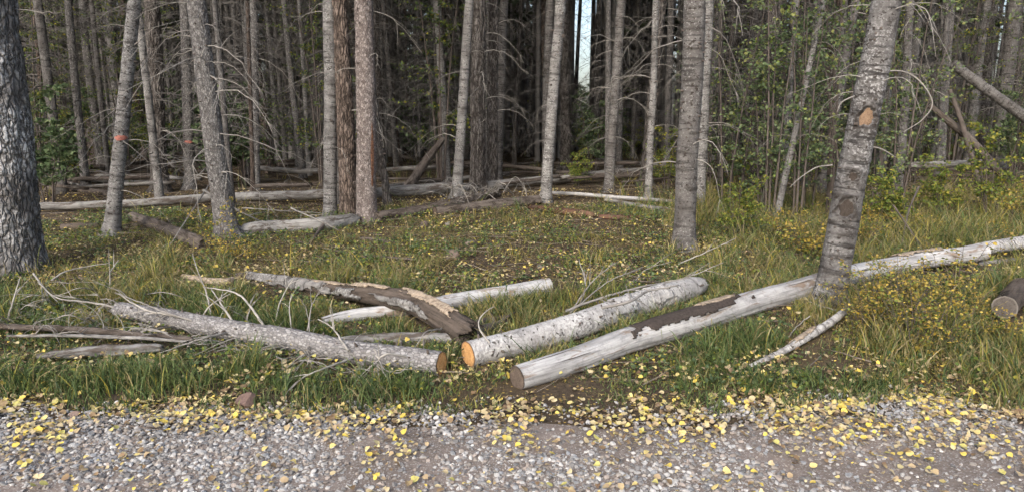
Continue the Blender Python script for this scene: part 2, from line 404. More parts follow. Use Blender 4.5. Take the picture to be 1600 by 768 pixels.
nx = len(xs); i = np.arange(len(ts) - 1)[:, None] * nx + np.arange(nx - 1)[None]
mb.add(np.stack([X, Y, Z], -1).reshape(-1, 3), [np.stack([i, i + 1, i + nx + 1, i + nx], -1).reshape(-1, 4)])
tag(mb.build('gravel_road', MAT['road']), 'gravel road edge of crushed grey stone and brown dirt', kind='structure')

# ------------------------------------------------------------------ trees
def disp_smooth(seed, whorl=.24, amp=.006, mkf=.75):
    r = np.random.default_rng(seed); ws = np.cumsum(whorl * (.6 + .8 * r.random(80)))
    def f(B, TH, S, R):
        q = B + seed * 3.7
        d = .06 * R * (fbm(q * 3.0, 2) - .5) * 2 + .004 * (vnoise(q * 45) - .5)
        k = np.abs(S[..., None] - ws[None, None, :] - .035 * (vnoise(q * np.array([9, 9, 2.]))[..., None] - .5)).min(-1)
        w = np.exp(-(k / .014) ** 2); an = sst(.35, .65, vnoise(q * np.array([11, 11, 5.]) + 9))
        d = d + amp * w * an
        return d, np.clip(w * an * mkf, 0, 1)
    return f
def disp_scaly(seed, amp=.008):
    def f(B, TH, S, R):
        q = B + seed * 2.3
        return .08 * R * (fbm(q * 3, 2) - .5) * 2 + amp * (vnoise(q * np.array([42, 42, 30.])) - .5) + amp * .8 * (vnoise(q * 85) - .5)
    return f
def disp_furrow(seed, depth=.016, kx=22., kz=5., mkf=.8):
    def f(B, TH, S, R):
        q = B + seed * 1.9
        w = q * np.array([kx, kx, kz]) + 1.2 * (vnoise(q * 12)[..., None] - .5)
        a = 1 - np.abs(2 * vnoise(w) - 1); b = 1 - np.abs(2 * vnoise(w * 1.9 + 7) - 1)
        c = np.maximum(sst(.72, .96, a), .6 * sst(.75, .97, b))
        return .06 * R * (fbm(q * 2, 2) - .5) * 2 - depth * c + .004 * (vnoise(q * 70) - .5), c * mkf
    return f
def row_z(base, top, v):
    P0 = on(*base); P1 = at(top[0], top[1], P0[1]); t = np.linspace(0, 1, 500)[:, None]; P = P0 + (P1 - P0) * t
    _, vv = project(P[:, 0], P[:, 1], P[:, 2]); k = np.argmin(abs(vv - v)); return P[k, 2] - P0[2], math.atan2(-P[k, 1], -P[k, 0])
def with_scars(base, scars):
    def f(B, TH, S, R):
        d, mk = base(B, TH, S, R)
        for z, ang, hz, wa, depth, rim, tri in scars:
            da = (TH - ang + np.pi) % (2 * np.pi) - np.pi; a = da / wa; b = (S - .12 - z) / hz
            a = a * (1 + tri * b)
            e = np.sqrt(a * a + b * b) + .7 * (fbm(np.stack([a * 2.2 + z * 9, b * 2.2, a * 0], -1), 3) - .5)
            ins = 1 - sst(.8, 1.0, e); ring = np.exp(-((e - 1.08) / .16) ** 2)
            d = d * (1 - ins) - depth * ins + rim * ring; mk = np.clip(np.maximum(mk * (1 - ins), .95 * np.exp(-((e - .98) / .14) ** 2)), 0, 1)
        return d, mk
    return f
def make_dead_branch(mb, o, dirv, L, r0, rng, n=4, droop=.35, subs=3, curl=.3, bend=None):
    K = 9; t = np.linspace(0, 1, K)[:, None]; dirv = unit(dirv)
    side = unit(np.cross(dirv, [0, 0, 1.]) + 1e-3)
    wig = curl * (rng.random() - .5) * 2
    P = o + L * (dirv * t + side * wig * t ** 2 + np.array([0, 0, -1.]) * droop * t ** 2.2)
    P = P + (rng.random((K, 3)) - .5) * .085 * L * t
    tube(mb, P, r0 * (1 - .82 * t[:, 0]), n, False, tip=True)
    for _ in range(subs):
        k = rng.integers(2, K - 1); d = unit(P[k] - P[k - 1])
        d2 = unit(d + (rng.random(3) - .5) * 1.7); l2 = L * (.18 + .3 * rng.random()); t2 = np.linspace(0, 1, 4)[:, None]
        Q = P[k] + l2 * (d2 * t2 + np.array([0, 0, -.3]) * t2 ** 2)
        tube(mb, Q, r0 * .45 * (1 - .8 * t2[:, 0]), 3, False, tip=True)

def crown_mesh(name, seed, H, Lmax, nbr, mat='needle', base_gap=.15):
    r = np.random.default_rng(seed); mb = MB(); 
    tw = MB()
    for i in range(nbr):
        z = H * (i + r.random()) / nbr; L = Lmax * (1 - (z / H) ** 1.25 * .93) * (.6 + .5 * r.random()); a = r.random() * 2 * math.pi
        d = np.array([math.cos(a), math.sin(a), .05 - .35 * (1 - z / H)]); m = int(10 + 16 * L / Lmax)
        t = np.sqrt(r.random(m)) * .95 + .05; P = np.array([0, 0, z]) + L * t[:, None] * d + np.array([0, 0, -.12]) * L * t[:, None] ** 2
        sd = np.array([-math.sin(a), math.cos(a), 0]); s = np.where(r.random(m) < .5, -1, 1)
        dr = unit(d * (.5 + .5 * r.random((m, 1))) + sd * s[:, None] * (.4 + .8 * r.random((m, 1))) + np.array([0, 0, -.35]) * r.random((m, 1)))
        ln = .16 + .30 * r.random((m, 1)); wd = .035 + .05 * r.random((m, 1))
        nn = unit(np.cross(dr, unit(r.random((m, 3)) - .5 + np.array([0, 0, 1.2]))))
        A = P; Bv = P + dr * ln * .5 + nn * wd; C = P + dr * ln; D = P + dr * ln * .5 - nn * wd
        V = np.stack([A, Bv, C, D], 1).reshape(-1, 3); q = np.arange(m * 4).reshape(m, 4)
        g = .6 + .8 * r.random((m, 1)); base = np.array([.032, .048, .022]) if r.random() > .12 else np.array([.06, .055, .03])
        mb.add(V, [q], col=np.repeat(base * g, 4, 0))
    return mb.mesh(name, MAT[mat])
CROWNS = [crown_mesh('crown', 100 + k, [9, 10, 8, 11, 7, 9][k], [1.7, 1.5, 1.9, 1.6, 1.4, 2.0][k], [70, 76, 66, 80, 58, 70][k]) for k in range(6)]
def twigs_mesh(name, seed, z0, z1, n, Lr, mat='twig', nn=3, r0=.009, rtr=.1):
    r = np.random.default_rng(seed); mb = MB()
    for i in range(n):
        z = z0 + (z1 - z0) * r.random(); a = r.random() * 2 * math.pi
        make_dead_branch(mb, np.array([math.cos(a) * rtr, math.sin(a) * rtr, z]), np.array([math.cos(a), math.sin(a), .25 * (r.random() - .6)]), Lr * (.35 + .9 * r.random()), r0 * (.6 + .7 * r.random()), r, nn, .2 + .5 * r.random(), 4, .5)
    return mb.mesh(name, MAT[mat])
BRANCHES = []
for k in range(14):
    r = np.random.default_rng(300 + k); mb = MB()
    make_dead_branch(mb, np.zeros(3), np.array([1, 0, .5 * (r.random() - .2)]), 1.0, .0085, r, 5, .35 + .75 * r.random(), 3 + k % 5, .9)
    BRANCHES.append(mb.mesh('dead_branch', MAT['twig_pale' if k % 3 else 'twig']))
STUBS = []

TREES = {}
def hero_tree(base, top, wb, wt, bark, disp, nrad, label, group=None, rows=.03, height=13.0, bend=0.0, flare=.35, dead=8, dead_len=.7, stubs=60, crown=0, crown_z=8.0, name='conifer_tree', cat='tree', seed=1, dead_z=(.8, 4.2), crown_s=1.0):
    r = np.random.default_rng(seed)
    P0 = on(*base); P1 = at(top[0], top[1], P0[1]); m0 = pxw(P0); m1 = pxw(P1)
    r0 = wb * m0 / 2; r1 = wt * m1 / 2; h1 = P1[2] - P0[2]
    axis = (P1 - P0) / h1
    zs = np.concatenate([np.arange(-.12, h1 + .6, rows), np.linspace(h1 + .7, height, 24)])
    k = (r1 - r0) / h1; rad = np.where(zs < h1, r0 + k * zs, r1 + (zs - h1) * (0.02 - r1) / (height - h1))
    rad = np.maximum(rad, .012) * (1 + flare * np.exp(-np.clip(zs, 0, 9) / .14))
    wob = np.stack([np.sin(zs * .9 + seed) * bend + .02 * (vnoise(np.stack([zs * 1.1 + seed, zs * 0 + seed, zs * 0], -1)) - .5), .02 * (vnoise(np.stack([zs * .9, zs * 0 + 3.3 * seed, zs * 0], -1)) - .5), zs * 0], -1)
    wob -= wob[4]
    path = axis[None] * zs[:, None] + wob * np.clip(zs, 0, 1)[:, None]
    root = empty(name, P0); tag(root, label, cat, group)
    def rooted(B, TH, S, R, disp=disp):
        dd = disp(B, TH, S, R); lob = vnoise(np.stack([np.cos(TH) * 1.7 + seed, np.sin(TH) * 1.7, TH * 0 + seed], -1)) - .25
        ex = .75 * R * np.exp(-np.clip(S - .10, 0, 9) / .085) * np.clip(lob, 0, 1)
        return (dd[0] + ex, dd[1]) if isinstance(dd, tuple) else dd + ex
    mb = MB(); tube(mb, path, rad, nrad, True, rooted, tip=True); trunk = mb.build('trunk', MAT[bark], root)
    info = dict(root=root, trunk=trunk, P0=P0, path=path, rad=rad, zs=zs, h1=h1)
    if crown is not None:
        zc = crown_z; pc = axis * zc
        link('crown', CROWNS[crown % 6], root, loc=pc, rot=(0, 0, r.random() * 6), scale=(crown_s, crown_s, crown_s * (height - zc + .4) / [9, 10, 8, 11, 7, 9][crown % 6]))
    if stubs:
        sb = MB()
        for i in range(stubs):
            z = .25 + (h1 + .2) * r.random(); a = r.random() * 2 * math.pi; j = np.searchsorted(zs, z); j = min(j, len(zs) - 1)
            d = np.array([math.cos(a), math.sin(a), .3 * (r.random() - .5)]); o = path[j] + d * rad[j] * .92
            l = .012 + .045 * r.random() ** 2
            tube(sb, np.array([o, o + d * l * .6, o + d * l]), np.array([.012, .008, .004]) * (.6 + .8 * r.random()), 5, False, tip=True)
        sb.build('branch_stub', MAT['twig_dark'], trunk, kind='stuff')
    for i in range(int(dead * 1.5 + 1)):
        z = dead_z[0] + (min(h1, dead_z[1]) - dead_z[0]) * r.random(); a = math.pi + r.random() * math.pi * 1.1 - .1 if r.random() < .85 else r.random() * 6.28
        if r.random() < .55: a = (0 if r.random() < .5 else math.pi) + (r.random() - .5) * 1.3 - (.2)
        j = min(np.searchsorted(zs, z), len(zs) - 1); o = path[j] + np.array([math.cos(a), math.sin(a), 0]) * rad[j] * .9
        s = dead_len * (.5 + .8 * r.random())
        link('dead_branch', BRANCHES[r.integers(len(BRANCHES))], root, loc=o, rot=((r.random() - .5) * .8, (r.random() - .5) * .5, a), scale=(s, s, s))
    return info
def trunk_patch(info, name, z, ang, hz, wa, mat, proud=.006, shape=None, label=None, seed=0, sink=0.0, rim=1):
    """a patch that follows the trunk's surface: rim (dark bark edge) a little proud, bare wood inside"""
    r = np.random.default_rng(seed); zs, path, rad = info['zs'], info['path'], info['rad']
    nr, na = 6, 26; mb = MB(); V = []; B = []; mk = []
    base_r = np.interp(z, zs, rad)
    jag = 1 + .22 * (vnoise(np.stack([np.cos(np.linspace(0, 2 * np.pi, na, endpoint=False)) * 2.2 + seed, np.sin(np.linspace(0, 2 * np.pi, na, endpoint=False)) * 2.2, np.zeros(na)], -1)) - .5) * 2
    for i in range(nr + 1):
        for j in range(na):
            th = 2 * np.pi * j / na; f = i / nr
            e = shape(th) if shape else 1.0
            dz = hz * math.sin(th) * f * jag[j] * e; da = wa * math.cos(th) * f * jag[j] * e
            zz = z + dz; rr = np.interp(zz, zs, rad); c = np.array([np.interp(zz, zs, path[:, k]) for k in range(3)])
            off = proud if i < nr else proud - .018
            if i < nr - 1: off = proud - sink
            a = ang + da
            V.append(c + np.array([math.cos(a), math.sin(a), 0]) * (rr + off)); B.append([da * base_r, dz, 0]); mk.append(0 if i < nr - 1 else rim)
    q = [[i * na + j, i * na + (j + 1) % na, (i + 1) * na + (j + 1) % na, (i + 1) * na + j] for i in range(nr) for j in range(na)]
    mb.add(V, [np.array(q)], bark=np.array(B), mark=np.array(mk, float))
    o = mb.build(name, MAT[mat], info['trunk'])
    if label: o['label'] = label
    return o

HB = hero_tree
# large trunks, from the left
t1 = HB((14, 428), (-26, 0), 104, 92, 'furrow_lichen', disp_furrow(1, .024, 17, 3.4, .4), 72, 'thick dark trunk with furrowed lichen-whitened bark cut by the photo edge', rows=.02, dead=0, stubs=0, flare=.22, seed=1, crown=3)
t2 = HB((174, 366), (212, 0), 22, 19, 'pale', disp_smooth(2), 40, 'slender pale leaning trunk with red paint mark beside the thick dark trunk', dead=5, seed=2, crown=1, dead_z=(.4, 3.2), dead_len=.6)
t3 = HB((355, 370), (308, 0), 32, 28, 'scaly', disp_scaly(3), 48, 'grey scaly trunk bristling with curved dead branches, leaning away from the painted one', dead=20, dead_len=.75, seed=3, crown=2, stubs=110, dead_z=(.6, 4))
t4 = HB((297, 296), (287, 0), 17, 14, 'scaly', disp_scaly(4), 28, 'thin grey trunk with a small red mark behind the bristling scaly trunk', dead=7, seed=4, crown=0, rows=.05)
t5 = HB((516, 337), (515, 0), 20, 20, 'pale', disp_smooth(5), 36, 'straight pale knotty trunk standing against the reddish furrowed one', dead=3, seed=5, crown=1, flare=.15, stubs=70)
t6 = HB((547, 338), (528, 0), 30, 24, 'furrow', disp_furrow(6, .018, 26, 5), 56, 'reddish brown trunk with deeply furrowed bark between two grey trunks', dead=2, stubs=10, seed=6, crown=0, rows=.022, flare=.15)
t7 = HB((573, 347), (568, 0), 31, 29, 'scaly_red', disp_scaly(7, .010), 52, 'scaly grey brown trunk with a resin wound, front of the trio', dead=2, seed=7, crown=3, rows=.022, flare=.12, stubs=150)
t8 = HB((713, 312), (733, 0), 16, 14, 'pale', disp_smooth(8), 32, 'slim whitish smooth trunk rising beside the tangle of dead twigs', dead=2, seed=8, crown=4, stubs=30)
t9 = HB((747, 302), (748, 0), 26, 23, 'furrow_grey', disp_furrow(9, .018, 20, 4.5), 52, 'broad dark grey furrowed trunk behind the slim whitish one', dead=6, stubs=10, seed=9, crown=0, rows=.03)
t10 = HB((769, 296), (771, 0), 18, 17, 'furrow_grey', disp_furrow(10, .016, 24, 5), 44, 'furrowed trunk pressed between the broad dark one and a thin grey one', dead=2, stubs=8, seed=10, crown=None, rows=.03)
t11 = HB((778, 288), (787, 0), 13, 13, 'fir', disp_smooth(11), 28, 'thin grey trunk on the far side of the pressed furrowed trunk', dead=3, seed=11, crown=4, rows=.05)
t12 = HB((852, 316), (876, 0), 17, 17, 'pale', disp_smooth(12), 36, 'pale banded trunk leaning slightly, beside the cut log ends mid wood', dead=2, seed=12, crown=1, stubs=70)
t13 = HB((884, 268), (882, 0), 19, 11, 'furrow_grey', disp_furrow(13, .02, 22, 4.5), 36, 'tapering furrowed trunk with swollen base just behind the pale banded trunk', dead=3, stubs=10, seed=13, crown=None, rows=.04, flare=.6)
t14 = HB((1068, 388), (1088, 0), 33, 33, 'fir', disp_smooth(14, .17, .007), 52, 'dark ringed spruce trunk standing alone at the edge of the clearing', dead=5, seed=14, crown=2, rows=.02, stubs=110, flare=.2)
t14b = HB((1093, 330), (1106, 0), 16, 15, 'pale', disp_smooth(15), 32, 'pale thin trunk half hidden behind the dark ringed spruce', dead=4, seed=15, crown=4, rows=.05)
SC15 = []
for v_, hz, wa, dep, rim, tri, da in ((181, .078, .66, .024, .010, .45, .25), (322, .085, .60, .014, .012, .5, .05), (274, .045, .36, .016, .012, 0, .1)):
    z, fa = row_z((1293, 478), (1386, 0), v_); SC15.append((z, (fa + da) % (2 * math.pi), hz, wa, dep, rim, tri))
t15 = HB((1293, 478), (1386, 0), 46, 44, 'mottled', with_scars(disp_smooth(16, .15, .010), SC15), 96, 'leaning grey mottled trunk with bare wood scars growing beside the long silver log', dead=5, dead_len=.5, seed=16, crown=5, crown_z=8.5, rows=.014, stubs=40, flare=.12, dead_z=(1.4, 3.2))
t16 = HB((1180, 312), (1212, 0), 26, 22, 'furrow_grey', disp_furrow(17, .012, 24, 5), 36, 'dark rough trunk behind the green saplings', dead=9, seed=17, crown=0, rows=.04)
t17 = HB((951, 300), (970, 0), 15, 14, 'fir', disp_smooth(18), 30, 'grey knotty trunk leaning over the two crossed poles', dead=7, seed=18, crown=1, rows=.05)
t18 = HB((1008, 290), (1034, 0), 20, 15, 'furrow_grey', disp_furrow(19, .012, 24, 5), 32, 'thick based grey trunk, one of a close pair beyond the clearing', dead=7, seed=19, crown=3, rows=.05)
t19 = HB((1013, 312), (1024, 0), 11, 10, 'pale', disp_smooth(20), 26, 'thin pale trunk, the front one of the close pair beyond the clearing', dead=4, seed=20, crown=None, rows=.06)
t20 = HB((1212, 345), (1283, 20), 10, 8, 'pale', disp_smooth(21), 24, 'very thin slanting pale stem among the green saplings', dead=5, dead_len=.4, seed=21, crown=None, rows=.05, height=7)
t21 = HB((1282, 300), (1338, 0), 16, 14, 'fir', disp_smooth(22), 28, 'slanting grey trunk seen through leaves behind the scarred tree', dead=6, seed=22, crown=1, rows=.05)
t22 = HB((1404, 300), (1422, 0), 14, 12, 'fir', disp_smooth(23), 28, 'upright dark grey trunk beyond the scarred tree and tall grass', dead=8, seed=23, crown=0, rows=.06)
t23 = HB((1556, 262), (1588, 0), 22, 20, 'fir', disp_smooth(24), 30, 'broad pale grey trunk at the photo edge behind the leaning broken log', dead=8, seed=24, crown=2, rows=.06)
t24 = HB((400, 300), (396, 0), 13, 12, 'scaly', disp_scaly(25), 26, 'slim brown grey trunk between the bristling trunk and the trio', dead=9, seed=25, crown=0, rows=.06)
t25 = HB((606, 322), (583, 130), 12, 10, 'furrow_grey', disp_furrow(26, .01, 26, 5), 24, 'short thin grey trunk leaning close behind the resin-scarred trunk', dead=4, seed=26, crown=None, rows=.05, height=9)
t26 = HB((250, 300), (238, 0), 26, 24, 'furrow_grey', disp_furrow(27, .014, 20, 4.5), 36, 'broad dark furrowed trunk between the two red-marked trunks', dead=5, stubs=0, seed=27, crown=3, rows=.05)

def facing(info, z):
    c = np.array([np.interp(z, info['zs'], info['path'][:, k]) for k in range(3)]) + info['P0']
    return math.atan2(-c[1], -c[0])
def z_at(info, v):
    """height on the trunk that shows at image row v"""
    zz = np.linspace(0, info['h1'], 400); P = np.stack([np.interp(zz, info['zs'], info['path'][:, k]) for k in range(3)], -1) + info['P0']
    _, vv = project(P[:, 0], P[:, 1], P[:, 2]); return zz[np.argmin(abs(vv - v))]
for inf, v, hp in ((t2, 216, .035), (t4, 222, .03)):
    z = z_at(inf, v); trunk_patch(inf, 'blaze_mark', z, facing(inf, z), hp, 1.1, 'paint', .007, seed=int(v))
for (z, a, hz, wa, dep, rim, tri), mt, nm, lb in zip(SC15, ('scar', 'scar_dark', 'scar_dark'), ('wood_scar', 'wood_scar', 'branch_scar'), ('bare tan wood where bark was torn away', 'dark healed triangular branch scar', 'dark round knot hole')):
    trunk_patch(t15, nm, z, a, hz * 1.02, wa * 1.02, mt, -dep + .006, (lambda th, tri=tri: 1 / (1 + .5 * tri * math.sin(th))), lb, int(z * 10), .001, rim=0)
z = z_at(t7, 240); trunk_patch(t7, 'resin_wound', z, facing(t7, z) + .62, .42, .16, 'resin', .010, None, 'reddish resin-stained split in the bark', 7, .004)

for i, pts in enumerate(([(1372, 112), (1412, 112), (1440, 130), (1457, 162), (1440, 188), (1412, 206)], [(1345, 228), (1375, 232), (1400, 246)], [(1335, 150), (1315, 160), (1308, 175)], [(1300, 258), (1275, 262), (1250, 278), (1235, 292)])):
    C = spline(np.array([at(u, v, t15['P0'][1] - .02 * k) for k, (u, v) in enumerate(pts)]), .03) - t15['P0']; mb = MB()
    tube(mb, C, np.linspace(.0062, .0028, len(C)), 6, False, tip=True); mb.build('dead_branch', MAT['twig'], t15['root'])
# --- standing trees of the wood behind, each its own thing
BGT = []
for k in range(10):
    r = np.random.default_rng(500 + k); mb = MB(); H = 15.0
    zs = np.concatenate([np.arange(-.15, 8, .09), np.linspace(8.2, H, 16)]); rad = .115 * (1 - .9 * (zs / H).clip(0, 1)) * (1 + .5 * np.exp(-np.clip(zs, 0, 9) / .15))
    ln = (r.random(2) - .5) * .05
    path = np.stack([ln[0] * zs + .10 * np.sin(zs * .45 + k), ln[1] * zs + .10 * np.sin(zs * .4 + 2 * k), zs], -1); path -= path[1] * np.array([1, 1, 0])
    kind = ['scaly', 'fir', 'furrow_grey', 'scaly', 'pale', 'fir', 'scaly', 'fir', 'pale', 'furrow'][k]
    dsp = disp_furrow(k + 40, .012, 24, 5) if 'furrow' in kind else (disp_scaly(k + 40) if kind == 'scaly' else disp_smooth(k + 40))
    tube(mb, path, rad, 14, True, dsp, tip=True); BGT.append((mb.mesh('trunk', MAT[kind]), kind, path))
BGTW = [twigs_mesh('dead_twigs', 700 + k, .7, 8.5, 170, .8, mat='twig_shade', r0=.007) for k in range(6)]
KIND_WORD = {'scaly': 'scaly grey', 'fir': 'knotty grey', 'furrow_grey': 'dark furrowed', 'pale': 'whitish', 'furrow': 'brown furrowed'}
HEROES = np.array([[t['P0'][0], t['P0'][1]] for t in (t1, t2, t3, t4, t5, t6, t7, t8, t9, t10, t11, t12, t13, t14, t14b, t15, t16, t17, t18, t19, t20, t21, t22, t23, t24, t25, t26)])
def in_gap(u, w): return abs(u - 908) < w or abs(u - 1545) < w * .5
placed = []; rg = np.random.default_rng(77); tries = 0
while len(placed) < 300 and tries < 60000:
    tries += 1
    d = math.sqrt(rg.random() * (30 ** 2 - 10.6 ** 2) + 10.6 ** 2); u = -120 + 1840 * rg.random()
    x = (u - 800) / F_PX * d; y = d
    if 560 < u < 1090 and d < 14.0: continue
    if u > 1090 and d < 11.5: continue
    if u > 1430 and d < 13.0: continue
    if in_gap(u, 12): continue
    if ((HEROES - [x, y]) ** 2).sum(1).min() < .55 ** 2: continue
    # keep the named trunks readable: nothing stands right in front of them
    if placed and min((x - p[0]) ** 2 + (y - p[1]) ** 2 for p in placed) < .5 ** 2: continue
    placed.append((x, y, u, d))
for n_, (x, y, u, d) in enumerate(placed):
    k = int(rg.integers(10)); me, kind, pth = BGT[k]
    zone = ['behind the dense green bush', 'behind the red-marked trunks', 'behind the bristling trunk', 'behind the trio', 'behind the leaning snag', 'behind the furrowed pair', 'near the sky gap', 'beyond the crossed poles', 'behind the ringed spruce', 'behind the green saplings', 'behind the scarred tree', 'behind the high leaning log'][int(np.searchsorted([130, 270, 440, 590, 700, 800, 930, 1050, 1140, 1280, 1420], u))]
    depth = 'near' if d < 16 else ('midway in' if d < 23 else 'deep in')
    root = empty('conifer_tree', (x, y, float(gz(x, y))), rg.random() * 6.28)
    s = (.46 + .66 * rg.random() ** 1.8) * (.72 if d < 14.5 else 1); tilt = (rg.random(2) - .5) * .09
    lbl = '%s%s %s trunk %s the wood %s' % ('thin' if s < .62 else ('slim' if s < .85 else 'stout'), ' leaning' if abs(tilt).max() > .034 else '', KIND_WORD[kind], {'near': 'fronting', 'midway in': 'midway in', 'deep in': 'deep in'}[depth], zone)
    tag(root, lbl, 'tree', 'trunks of the wood ' + zone)
    hs_ = .85 + .4 * rg.random()
    root.rotation_euler[0] = tilt[0]; root.rotation_euler[1] = tilt[1]
    link('trunk', me, root, scale=(s, s, hs_))
    if not in_gap(u, 34): link('dead_twigs', BGTW[rg.integers(6)], root, rot=(0, 0, rg.random() * 6), scale=(.8 + .5 * rg.random(),) * 2 + (hs_,), kind='stuff')
    c = int(rg.integers(6)); zb = (8.6 if d < 20 else 6.8) + 2.2 * rg.random()
    gapped = in_gap(u, 30 + 700 * 1.2 / d)
    if gapped: zb = max(zb, 1.6 + .16 * d + 1.0)
    if zb < 11:
        Hc = [9, 10, 8, 11, 7, 9][c]; xy = np.interp(zb, pth[:, 2], pth[:, 0]), np.interp(zb, pth[:, 2], pth[:, 1])
        link('crown', CROWNS[c], root, loc=(xy[0], xy[1], zb), rot=(0, 0, rg.random() * 6), scale=(1, 1, (15 * hs_ - zb + .3) / Hc))
# --- the wood beyond, one mass
fw = MB(); fr = np.random.default_rng(91)
for i in range(2050):
    d = 20 + 64 * fr.random() ** .8; u = -150 + 1900 * fr.random(); young = False
    if i >= 1500: d = 22 + 26 * fr.random(); u = (680 + 740 * fr.random()) if i < 1800 else -50 + 750 * fr.random()
    if in_gap(u, 13): young = True; d = 55 + 30 * fr.random()
    if young and fr.random() < .5: continue
    x = (u - 800) / F_PX * d; z = float(gz(x, d)); H = (12 + 6 * fr.random()) if not young else 2.5 + 2 * fr.random(); r0 = .045 + .075 * fr.random() ** 1.3; l = (fr.random(2) - .5) * .8
    zs = np.array([-.2, H * .15, H * .35, H * .55, H * .75, H]); P = np.stack([x + l[0] * np.clip(zs / H, 0, 1) ** 1.3, d + l[1] * zs / H, z + zs], -1)
    c = np.array([.17, .163, .158]) * (.45 + .9 * fr.random())
    tube(fw, P, r0 * (1 - .9 * np.clip(zs / H, 0, 1)), 6, True, col=c)
    nb = 15 if i < 1500 else 5; zz = (1.0 + (H - 1.5) * fr.random(nb)) if not young else H * fr.random(nb); a = fr.random(nb) * 6.28
    for j in range(nb):
        f = zz[j] / H; L = (1.5 * (1 - f) + .3) * (.6 + .6 * fr.random()); dv = np.array([math.cos(a[j]), math.sin(a[j]), -.25])
        o = np.array([np.interp(zz[j], zs, P[:, 0]), np.interp(zz[j], zs, P[:, 1]), z + zz[j]])
        if in_gap(u, 60) and not young: continue
        if zz[j] < 3.5 and not young:
            tube(fw, np.array([o, o + dv * L * .5, o + dv * L + [0, 0, -.15]]), np.array([.012, .009, .004]), 3, False, col=np.array([.12, .114, .108]))
        elif young or not in_gap(u, 60):
            m = 6; t = fr.random((m, 1)); A = o + dv * L * t; dr = unit(dv + (fr.random((m, 3)) - .5) * 1.5); ln = .25 + .35 * fr.random((m, 1)); nn = unit(np.cross(dr, fr.random((m, 3)) - .5)) * (.07 + .08 * fr.random((m, 1)))
            Vq = np.stack([A, A + dr * ln * .5 + nn, A + dr * ln, A + dr * ln * .5 - nn], 1).reshape(-1, 3)
            fw.add(Vq, [np.arange(m * 4).reshape(m, 4)], col=np.repeat(np.array([.04, .055, .028]) * (.6 + .8 * fr.random((m, 1))), 4, 0))
tag(fw.build('far_wood', MAT['needle']), 'far-off mass of conifers closing the view behind the trunks', 'wood', kind='stuff')
# trees on the other side of the road, behind the viewer, are not in view and are left out

# ------------------------------------------------------------------ fallen logs
def log_path(pts, lift=0.0):
    """pts: (u, v, width in px[, extra height]) -> world centre line with radius, the log lying on the ground"""
    out = []
    for p in pts:
        r = .06
        for _ in range(4):
            c = on(p[0], p[1], r + lift + (p[3] if len(p) > 3 else 0) - .012); r = p[2] * pxw(c) / 2
        out.append([*c, r])
    return np.array(out)
def disk(mb, c, nrm, n1, n2, R, seed=0, saw=.006, tilt=0.0):
    """a sawn end: R = radius per angle"""
    n = len(R); nr = 6; th = np.linspace(0, 2 * np.pi, n, endpoint=False); V = []; B = []; mk = []
    for i in range(nr + 1):
        f = i / nr; x = R * f * np.cos(th); y = R * f * np.sin(th)
        h = saw * (vnoise(np.stack([x * 60 + seed, y * 14, x * 0], -1)) - .5) + tilt * y
        V.append(c + n1[None] * x[:, None] + n2[None] * y[:, None] + nrm[None] * (h + .004)[:, None]); B.append(np.stack([x, y, x * 0], -1)); mk.append(np.full(n, 1.0 if i == nr else 0.0))
    q = np.array([[i * n + j, i * n + (j + 1) % n, (i + 1) * n + (j + 1) % n, (i + 1) * n + j] for i in range(nr) for j in range(n)])
    mb.add(np.concatenate(V), [q], bark=np.concatenate(B), mark=np.concatenate(mk))
